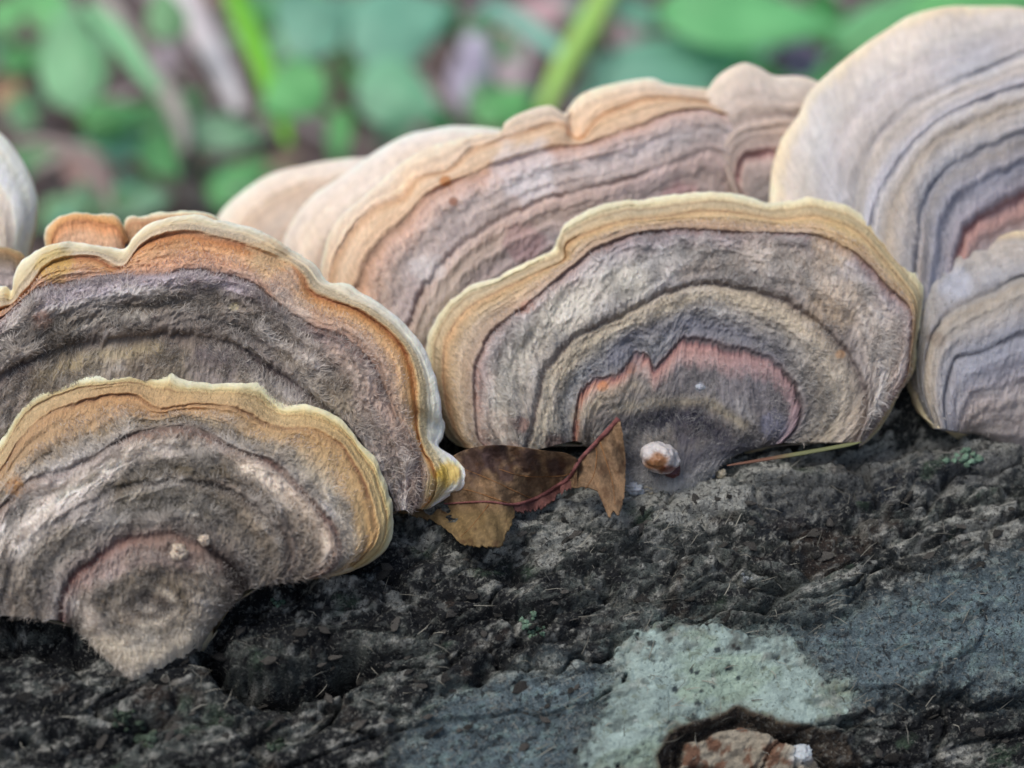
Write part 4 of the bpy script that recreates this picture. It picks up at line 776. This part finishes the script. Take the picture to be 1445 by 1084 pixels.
lump('bud_foot', kc + RIGHT * .12 - UP * .12 + FWD * .10, (.09, .08, .08), -FWD, lambda V, h: np.tile(lin((90, 50, 52)), (len(V), 1)), M_knob, knob, 1009, .3)
cw = lambda V, h: np.clip(np.tile(lin((176, 182, 190)), (len(V), 1)) * (1 + .35 * fbm(V[:, 0] * 14, V[:, 2] * 14, 12, 3))[:, None], 0, .9)
cy = lambda V, h: np.clip(np.tile(lin((178, 168, 146)), (len(V), 1)) * (1 + .35 * fbm(V[:, 0] * 14, V[:, 2] * 14, 12, 3))[:, None], 0, .9)
crust = empty('mycelium_crust', bark_at(918, 690)[0], 'whitish lumpy crust on the bark just below the fungus bud', 'fungus crust')
for k, (x, y, a, b, cf) in enumerate([(902, 676, .13, .11, cw), (914, 690, .12, .06, cy), (938, 683, .15, .05, cy), (895, 690, .08, .06, cw), (962, 676, .12, .05, cy), (990, 668, .12, .05, cw)]):
    p, nn = bark_at(x, y); d = float((p - CAM) @ FWD); lump('crust_lump', at(x, y, d - .04), (a, b, b), nn, cf, M_knob, crust, 1020 + k, .5, 2.6)
p, nn = bark_at(1018, 672); t_ = lump('wood_crumb', at(1018, 670, float((p - CAM) @ FWD) - .05), (.05, .05, .07), nn, cy, M_knob, None, 1050, .3); tag(t_, 'small pale crumb standing on the bark right of the fungus bud', 'crumb')
for k, (x, y, r_, lb) in enumerate([(250, 781, .075, 'larger cream crumb on the inner red line of the lowest left bracket'), (289, 763, .055, 'smaller cream crumb right of the larger one on the lowest left bracket')]):
    p, nn = surf_at('a', x, y); tag(lump('spore_crumb', p + nn * r_ * .4, (r_, r_ * .9, r_ * .8), nn, lambda V, h: np.tile(lin((212, 194, 172)), (len(V), 1)) * (1 + .2 * fbm(V[:, 0] * 30, V[:, 2] * 30, 5, 2))[:, None], M_knob, None, 1060 + k, .6), lb, 'crumb')
p, nn = surf_at('f', 988, 547); tag(lump('spore_crumb', p + nn * .01, (.05, .035, .03), nn, cw, M_knob, None, 1070, .3), 'pale bluish fleck inside the red line of the central bracket', 'crumb')
p, nn = bark_at(1131, 1062); tag(lump('resin_bead', p, (.09, .08, .035), nn, lambda V, h: np.tile([.50, .54, .55], (len(V), 1)), M_knob, None, 1075, .35), 'white bead on the bare wood of the knot at the bottom', 'bead')
# stalk sliver under the right lip of the central bracket
pts = []
for x, y in catmull([(1026, 657), (1070, 650), (1130, 640), (1180, 631), (1216, 624)], 40):
    pts.append(at(x, y, 19.75 + (x - 1026) / 190 * .10))
V, F4, F3 = tube(pts, np.interp(np.linspace(0, 1, 40), [0, .1, .5, .9, 1], [.008, .018, .030, .026, .006]), 8, flat=.45)
xx = project(V)[0]; k = sstep(1080, 1130, xx)[:, None]
tag(mesh_obj('grass_sliver', V, F4, F3, col=lin((120, 84, 66)) * (1 - k) + lin((120, 124, 84)) * k, mat=M_stem, origin=pts[0]), 'thin dry green-brown stalk sliver under the right lip of the central bracket', 'stalk')
# lichen tufts
for k, (x, y, sz, lb) in enumerate([(394, 853, 9, 'tiny mint-green lichen tuft on bark below the right tip of the lowest bracket'), (745, 879, 12, 'mint-green lichen tuft on dark bark, upper of two side by side'), (758, 894, 10, 'mint-green lichen tuft touching the one above it, lower of two'),
                                     (1362, 643, 20, 'blurred green lichen streak on the bark under the right-edge bracket'), (1053, 816, 7, 'tiny pale grey lichen dot in the dark bark band right of centre'), (200, 1040, 20, 'green lichen rosette near the bottom left corner'), (172, 1016, 14, 'smaller green lichen rosette left of the bottom rosette'), (392, 1052, 13, 'faint green lichen bit at the bottom, right of the two rosettes')]):
    p, nn = bark_at(x, y); e = empty('lichen_tuft', p, lb, 'lichen')
    cc = lin((128, 158, 136)) if k not in (5, 6, 7) else lin((84, 98, 84))
    if k == 4: cc = lin((180, 185, 185))
    for j in range(15):
        dx, dy = rnd.gauss(0, sz * .5), rnd.gauss(0, sz * .42); q, qn = bark_at(x + dx, y + dy); s_ = sz / 140 * rnd.uniform(.16, .36)
        lump('lichen_lobe', q + qn * .004, (s_, s_ * rnd.uniform(.6, 1), .025), qn + np.array([rnd.gauss(0, .2) for _ in range(3)]), lambda V, h: np.tile(cc * rnd.uniform(.7, 1.1), (len(V), 1)), M_crust, e, 1100 + k * 20 + j, .8, 3.2, 16, 7)
def fibres():
    V = []; F = []; C = []
    for k in range(420):
        x, y = rnd.uniform(0, 1445), rnd.uniform(660, 1084)
        if y < 975 - x * .30: continue
        p, nn = bark_at(x, y); d = unit(AD * rnd.gauss(.6, .7) + np.cross(nn, AD) * rnd.gauss(0, .6) + nn * rnd.uniform(0, .5)); L = rnd.uniform(.05, .26); wv = unit(np.cross(d, nn)) * rnd.uniform(.002, .005); m_ = p + d * L * .5 + nn * .02; e_ = p + d * L + wv * rnd.gauss(0, 6)
        b = len(V); V += [p - wv, p + wv, m_ + wv, m_ - wv, e_]; F += [(b, b + 1, b + 2), (b, b + 2, b + 3), (b + 3, b + 2, b + 4)]; c_ = np.array([.30, .29, .24]) * rnd.uniform(.3, 1.3); C += [c_] * 5
    tag(mesh_obj('bark_fibres', V, None, np.array(F), col=np.array(C), mat=M_hair, parent=LOG), kind='stuff')
fibres()
# loose bark flakes, parts of the log
flk = []
for k in range(6):
    th = np.linspace(0, 2 * np.pi, 9, endpoint=False); rr_ = RG.uniform(.6, 1.1, 9); top = np.stack([np.cos(th) * rr_, np.sin(th) * rr_ * .55, RG.uniform(-.05, .14, 9)], 1)
    V = np.vstack([top, [[0, 0, .14]], top - [0, 0, .28]]); F3 = [(i, (i + 1) % 9, 9) for i in range(9)]; F4 = [(i, i + 10, (i + 1) % 9 + 10, (i + 1) % 9) for i in range(9)]
    me = mesh_obj('bark_flake', V, np.array(F4), np.array(F3), col=np.tile(RG.uniform(.04, .17) * np.array([1, .92, .8]), (19, 1)), mat=M_bark, smooth=False); flk.append(me.data); bpy.data.objects.remove(me)
from mathutils import Matrix
for k in range(290):
    x, y = rnd.uniform(0, 1445), rnd.uniform(700, 1080)
    if y < 960 - x * .33 or (y > 880 and 830 < x < 1230) or (x > 1090 and 800 < y < 990): continue
    p, nn = bark_at(x, y); o = bpy.data.objects.new('bark_flake', rnd.choice(flk)); COL.objects.link(o); o.parent = LOG
    zz = Vector(unit(nn + np.array([rnd.gauss(0, .35) for _ in range(3)]))); ax = Vector(AD).lerp(Vector((rnd.gauss(0, 1), rnd.gauss(0, 1), rnd.gauss(0, 1))), .3); yy = zz.cross(ax).normalized(); xx_ = yy.cross(zz)
    sz = rnd.uniform(.035, .10); m = Matrix((xx_, yy, zz)).transposed().to_4x4()
    o.matrix_local = Matrix.Translation(Vector((p - np.array(LOG['_o']) + nn * .012) * S)) @ m @ Matrix.Diagonal((sz, sz, sz * .8, 1))

# ------------------------------------------------------------------ forest floor behind
def ghit(px, py, lift=0.0):
    r = ray(px, py); t = (GZ + lift) / r[2]; p = CAM + r * t
    t = (float(ground_h(p[0], p[1])) + lift) / r[2]; return CAM + r * t
BR, TE, GG, DK, YG = (88, 178, 92), (98, 170, 138), (112, 168, 124), (42, 118, 58), (130, 180, 80)
def leaf(cx, cy, L, Wd, ang, lift, colr, parent, seed=0, face=.55, twist=0.0, gain=1.55, name='leaf', mat=None, round_=.5):
    c = ghit(cx, cy + 0, lift); d = float((c - CAM) @ FWD); n = unit(np.array([0, 0, 1.0]) * (1 - face) - FWD * face + RIGHT * twist)
    nu, nv = 9, 13; t = np.linspace(0, 1, nv); s = np.linspace(-1, 1, nu); Sg, Tg = np.meshgrid(s, t)
    wd = np.sin(np.pi * np.clip(Tg, .0, 1) ** .68) ** .85
    a = rad(ang); e1 = np.array([math.cos(a), -math.sin(a)]); e2 = np.array([math.sin(a), math.cos(a)])
    X = cx + e1[0] * (Tg - .5) * L + e2[0] * Sg * wd * Wd / 2; Y = cy + e1[1] * (Tg - .5) * L + e2[1] * Sg * wd * Wd / 2
    ps = d / FPX; h = ps * (-.10 * Wd * Sg ** 2 - .16 * L * (Tg - .4) ** 2 + .05 * Wd * fbm(Sg * 1.5, Tg * 4, seed, 2)) + ps * .05 * Wd * np.abs(Sg)
    r = ray(X, Y); tt = ((c - CAM) @ n + h) / (r @ n); P = CAM + r * tt[..., None]
    lc_ = lin(colr); lc_ = lc_ + (lc_.mean() - lc_) * .24
    col = lc_ * gain * (1 + .26 * fbm(X / 26, Y / 26, seed + 3, 3) + .16 * np.exp(-(Sg / .14) ** 2) + .10 * np.sign(Sg) * (seed % 3 - 1))[..., None]
    o = mesh_obj(name, P.reshape(-1, 3), gridF(nu, nv), col=np.clip(col.reshape(-1, 3), .005, .8), mat=mat or M_leaf, parent=parent, origin=None if parent is not None else c)
    return P[0].mean(0), o
def stem(p, q, r0, colr, parent, name='stem', gain=.9):
    p = np.asarray(p); q = np.asarray(q); m = (p + q) / 2 + np.array([rnd.gauss(0, .2), rnd.gauss(0, .2), .3]); t = np.linspace(0, 1, 8)[:, None]
    path = (1 - t) ** 2 * p + 2 * t * (1 - t) * m + t * t * q; V, F4, F3 = tube(path, np.linspace(r0, r0 * .6, 8), 6)
    mesh_obj(name, V, F4, F3, col=np.tile(lin(colr) * gain, (len(V), 1)), mat=M_stem, parent=parent)
def plant(label, foot_px, leaves, group='green seedlings on the forest floor'):
    f = ghit(*foot_px); e = empty('seedling', f, label, 'seedling', group); top = None
    for k, lf in enumerate(leaves):
        b, _ = leaf(*lf, e, seed=rnd.randrange(9999))
        if top is None: top = b; stem(f, b, .10, (120, 150, 90), e)
        else: stem(top * .6 + f * .4 if k % 2 else top, b, .06, (120, 160, 90), e, 'petiole')
    return e
plant('whorl of four broad teal-green leaves around one stem, left of the middle', (478, 228), [(565, 36, 165, 118, 20, 4.5, TE), (563, 136, 130, 96, -25, 4.0, (104, 178, 130)), (412, 132, 110, 84, 215, 4.0, BR), (432, 30, 120, 100, 140, 4.5, TE), (478, 195, 90, 36, 265, 2.0, BR)])
plant('seedling with one long upright pale green leaf near the top left', (120, 200), [(100, 78, 165, 92, 95, 4.5, (112, 184, 122)), (60, 10, 90, 60, 150, 5, BR)])
plant('low seedling with green and teal leaves below the twigs', (190, 250), [(158, 166, 100, 56, 15, 2.5, BR), (152, 205, 112, 52, 185, 2.0, TE), (228, 222, 80, 56, -50, 2.2, BR), (200, 284, 90, 44, 10, 1.5, GG)])
plant('seedling with wide grey-green leaves right of the dry twig', (300, 262), [(322, 188, 118, 56, -5, 2.5, GG), (338, 254, 104, 50, 35, 2, BR), (262, 150, 70, 44, 40, 2.5, (80, 150, 84)), (235, 20, 80, 60, 100, 5, (100, 160, 100))])
plant('big-leaved seedling with broad teal leaf behind the small bracket lobe', (1010, 150), [(950, 96, 250, 96, 12, 4, TE), (1060, 26, 270, 92, -6, 5.5, (92, 186, 104)), (1030, 90, 200, 60, -20, 3.5, (52, 140, 70))])
plant('seedling with bright green leaves directly behind the biggest bracket', (1240, 110), [(1245, 42, 170, 84, 35, 5, (98, 182, 112)), (1180, 110, 110, 54, 50, 3, (74, 170, 84)), (1390, 4, 220, 70, 5, 6.5, BR), (1160, 20, 90, 60, 80, 5, (44, 128, 52))])
plant('seedling with a bright leaf half hidden behind the long bracket', (700, 190), [(712, 148, 100, 54, 20, 2.5, BR), (622, 170, 40, 60, 70, 2, DK), (742, 176, 60, 36, 40, 1.6, BR)])
plant('small dark green seedling at the upper left edge', (30, 130), [(28, 84, 62, 44, 10, 2.5, (58, 150, 66)), (16, 16, 70, 44, 30, 4.5, BR)])
plant('small pale seedling just above the orange-brown lobe', (90, 330), [(92, 296, 70, 40, 5, 1.5, (126, 176, 120)), (120, 286, 50, 30, 60, 1.2, GG)])
plant('dark narrow-leaved seedling between the whorl and the pale blade', (650, 90), [(634, 20, 60, 34, 80, 4.5, DK), (690, 28, 70, 30, 20, 4.5, (70, 140, 84)), (720, 70, 60, 26, -60, 3, (88, 150, 96))])
plant('teal seedling at the top, right of the pale blade', (870, 70), [(905, 20, 90, 40, -20, 5, TE), (866, 90, 80, 30, 10, 3, (90, 150, 130)), (835, 130, 60, 26, 20, 2.5, (84, 150, 130))])
def strip(name, pts, wpx, lifts, colr, label, cat, mat, gain=1.35, flat=.4, grad=None):
    wpx = [v * 1.3 for v in wpx]; lifts = (lifts[0] + 3, lifts[1] + 2); mat = M_blade if mat is M_leaf else mat
    c = catmull(pts, 26); g0 = ghit(c[-1][0], c[-1][1], lifts[1]); db = float((g0 - CAM) @ FWD)
    P = np.array([at(x, y, db + (lifts[0] - lifts[1]) * .5 * (1 - k / 25)) for k, (x, y) in enumerate(c)]); d = ((P - CAM) @ FWD)
    wr = np.interp(np.linspace(0, 1, 26), np.linspace(0, 1, len(wpx)), wpx) / 2 * d / FPX
    V, F4, F3 = tube(P, wr, 8, flat=flat, nrm=-FWD); col = np.tile(lin(colr) * gain, (len(V), 1)) * (1 + .15 * fbm(V[:, 0], V[:, 2], 5, 3))[:, None]
    if grad is not None:
        k = np.r_[np.repeat(np.linspace(0, 1, 26), 8), 0, 1][:, None]; col = col * (1 - k) + lin(grad) * gain * k
    tag(mesh_obj(name, V, F4, F3, col=np.clip(col, 0, .8), mat=mat, origin=P[-1]), label, cat)
strip('tall_grass', [(322, -30), (340, 20), (366, 80), (386, 140), (408, 205)], [20, 24, 24, 20, 8], (7, 1), (96, 168, 24), 'vivid green grass blade leaning down to the right near the top left', 'grass blade', M_leaf, flat=.12)
strip('tall_grass', [(862, -30), (838, 20), (806, 75), (780, 125), (766, 160)], [26, 26, 24, 22, 14], (7, 1.5), (150, 190, 96), 'pale yellow-green blade leaning left at the top middle', 'grass blade', M_leaf, flat=.2)
strip('tall_grass', [(684, 8), (730, 30), (770, 58), (815, 92)], [18, 24, 22, 10], (4, 2), (108, 160, 142), 'short dull teal blade crossing behind the pale yellow-green blade', 'grass blade', M_leaf, flat=.12)
strip('tall_grass', [(120, 10), (165, 50), (200, 100), (225, 130)], [14, 24, 22, 12], (5, 3), (110, 170, 120), 'short grey-green blade lying along the thin twig', 'grass blade', M_leaf, flat=.12)
strip('dry_twig', [(238, -30), (272, 25), (300, 75), (322, 118), (340, 158)], [34, 34, 30, 24, 18], (5, 1.2), (206, 196, 198), 'thick pale pinkish dry stem near the top left', 'twig', M_litter, flat=.6)
strip('dry_twig', [(140, -20), (180, 50), (215, 110), (250, 158), (262, 215)], [18, 18, 22, 24, 14], (4, .6), (164, 158, 150), 'thinner greyish dry stem left of the thick pale stem', 'twig', M_litter, flat=.6)
strip('dry_twig', [(20, 205), (60, 200), (105, 212), (140, 250), (160, 300)], [8, 12, 13, 12, 7], (1, .4), (150, 136, 130), 'curved pinkish-brown twig lying at the left above the lobes', 'twig', M_litter, flat=.6)
for x, y, L, Wd, a, lf, cl, lb in [(664, 92, 130, 54, 80, 2, (146, 138, 158), 'upright grey-violet dead leaf between the whorl and the bracket tops'), (1126, 72, 84, 56, 100, 4.5, (112, 92, 124), 'dark purple dead leaf among the bright leaves at the top right'), (132, 252, 110, 60, -50, 1.5, (140, 108, 100), 'curled reddish-brown dead leaf at the left on the ground'),
                                   (14, 132, 50, 44, 40, 2, (150, 112, 76), 'orange-brown dead leaf at the left edge'), (756, 22, 120, 54, 20, 2, (168, 132, 134), 'pinkish dead leaf at the top middle beside the pale blade'), (50, 222, 100, 40, 8, 1, (166, 150, 146), 'flat pale tan dead leaf at the left above the cream bracket'),
                                   (728, 88, 80, 44, 60, 1.5, (158, 138, 144), 'greyish-pink dead leaf just left of the pale blade'), (880, 50, 80, 40, 120, 1.5, (140, 116, 120), 'mauve-brown dead leaf right of the pale blade'), (400, 232, 60, 30, 30, .8, (150, 124, 96), 'tan dead leaf at the foot of the vivid grass blade'), (238, 75, 60, 40, 70, 1.5, (132, 118, 126), 'grey-mauve dead leaf between the two dry stems')]:
    _, o = leaf(x, y, L, Wd, a, lf, cl, None, seed=int(x), name='fallen_leaf', mat=M_litter, face=.4); tag(o, lb, 'dead leaf', 'dead leaves on the forest floor')
# small seedlings under and around
protos = []
def mini(x, y, k):
    f = ghit(x, y); e = empty('seedling', f, 'small out-of-focus green seedling low on the leaf litter', 'seedling', 'small seedlings low on the litter')
    for j in range(rnd.choice((3, 4, 5))):
        a = rnd.uniform(0, 360); L = rnd.uniform(34, 66); b, _ = leaf(x + math.cos(rad(a)) * L * .6, y - 16 - math.sin(rad(a)) * L * .32, L, L * rnd.uniform(.45, .65), a, rnd.uniform(1, 2), rnd.choice((BR, GG, (110, 176, 110), (96, 160, 100), TE, (130, 180, 130))), e, seed=rnd.randrange(9999), face=.4, gain=1.2)
        stem(f, b, .05, (110, 150, 90), e)
for k in range(62): mini(rnd.uniform(-250, 1650), rnd.uniform(-20, 330), k)
# leaf litter: nobody could count it
def litter():
    n = 5200; x = RG.uniform(-70, 80, n); y = np.abs(RG.uniform(24, 150, n)); V = []; F = []; C = []
    pal = [lin(c) for c in ((172, 160, 158), (150, 138, 134), (188, 178, 174), (122, 108, 106), (160, 140, 124), (150, 144, 152), (108, 96, 94))]
    for i in range(n):
        L = rnd.uniform(.6, 2.6); Wd = L * rnd.uniform(.3, .6); a = rnd.uniform(0, 6.28); c, s_ = math.cos(a), math.sin(a); z = float(0)
        tx, ty = rnd.gauss(0, .35), rnd.gauss(0, .35); b = len(V)
        for lx, ly, lz in ((-.5, 0, .12), (-.2, .45, .0), (.25, .4, .05), (.5, 0, .15), (.25, -.4, .0), (-.2, -.45, .08), (0, 0, -.1)):
            X = lx * L; Y = ly * Wd; V.append((X * c - Y * s_ + x[i], X * s_ + Y * c + y[i], lz * L * .6 + X * tx + Y * ty)); C.append(pal[i % 7] * rnd.uniform(.8, 1.1))
        F += [(b + j, b + (j + 1) % 6, b + 6) for j in range(6)]
    V = np.array(V); V[:, 2] += ground_h(V[:, 0], V[:, 1]) + .25
    tag(mesh_obj('leaf_litter', V, None, np.array(F), col=np.array(C), mat=M_litter), 'brown and grey leaf litter covering the forest floor', 'leaf litter', kind='stuff')
litter()
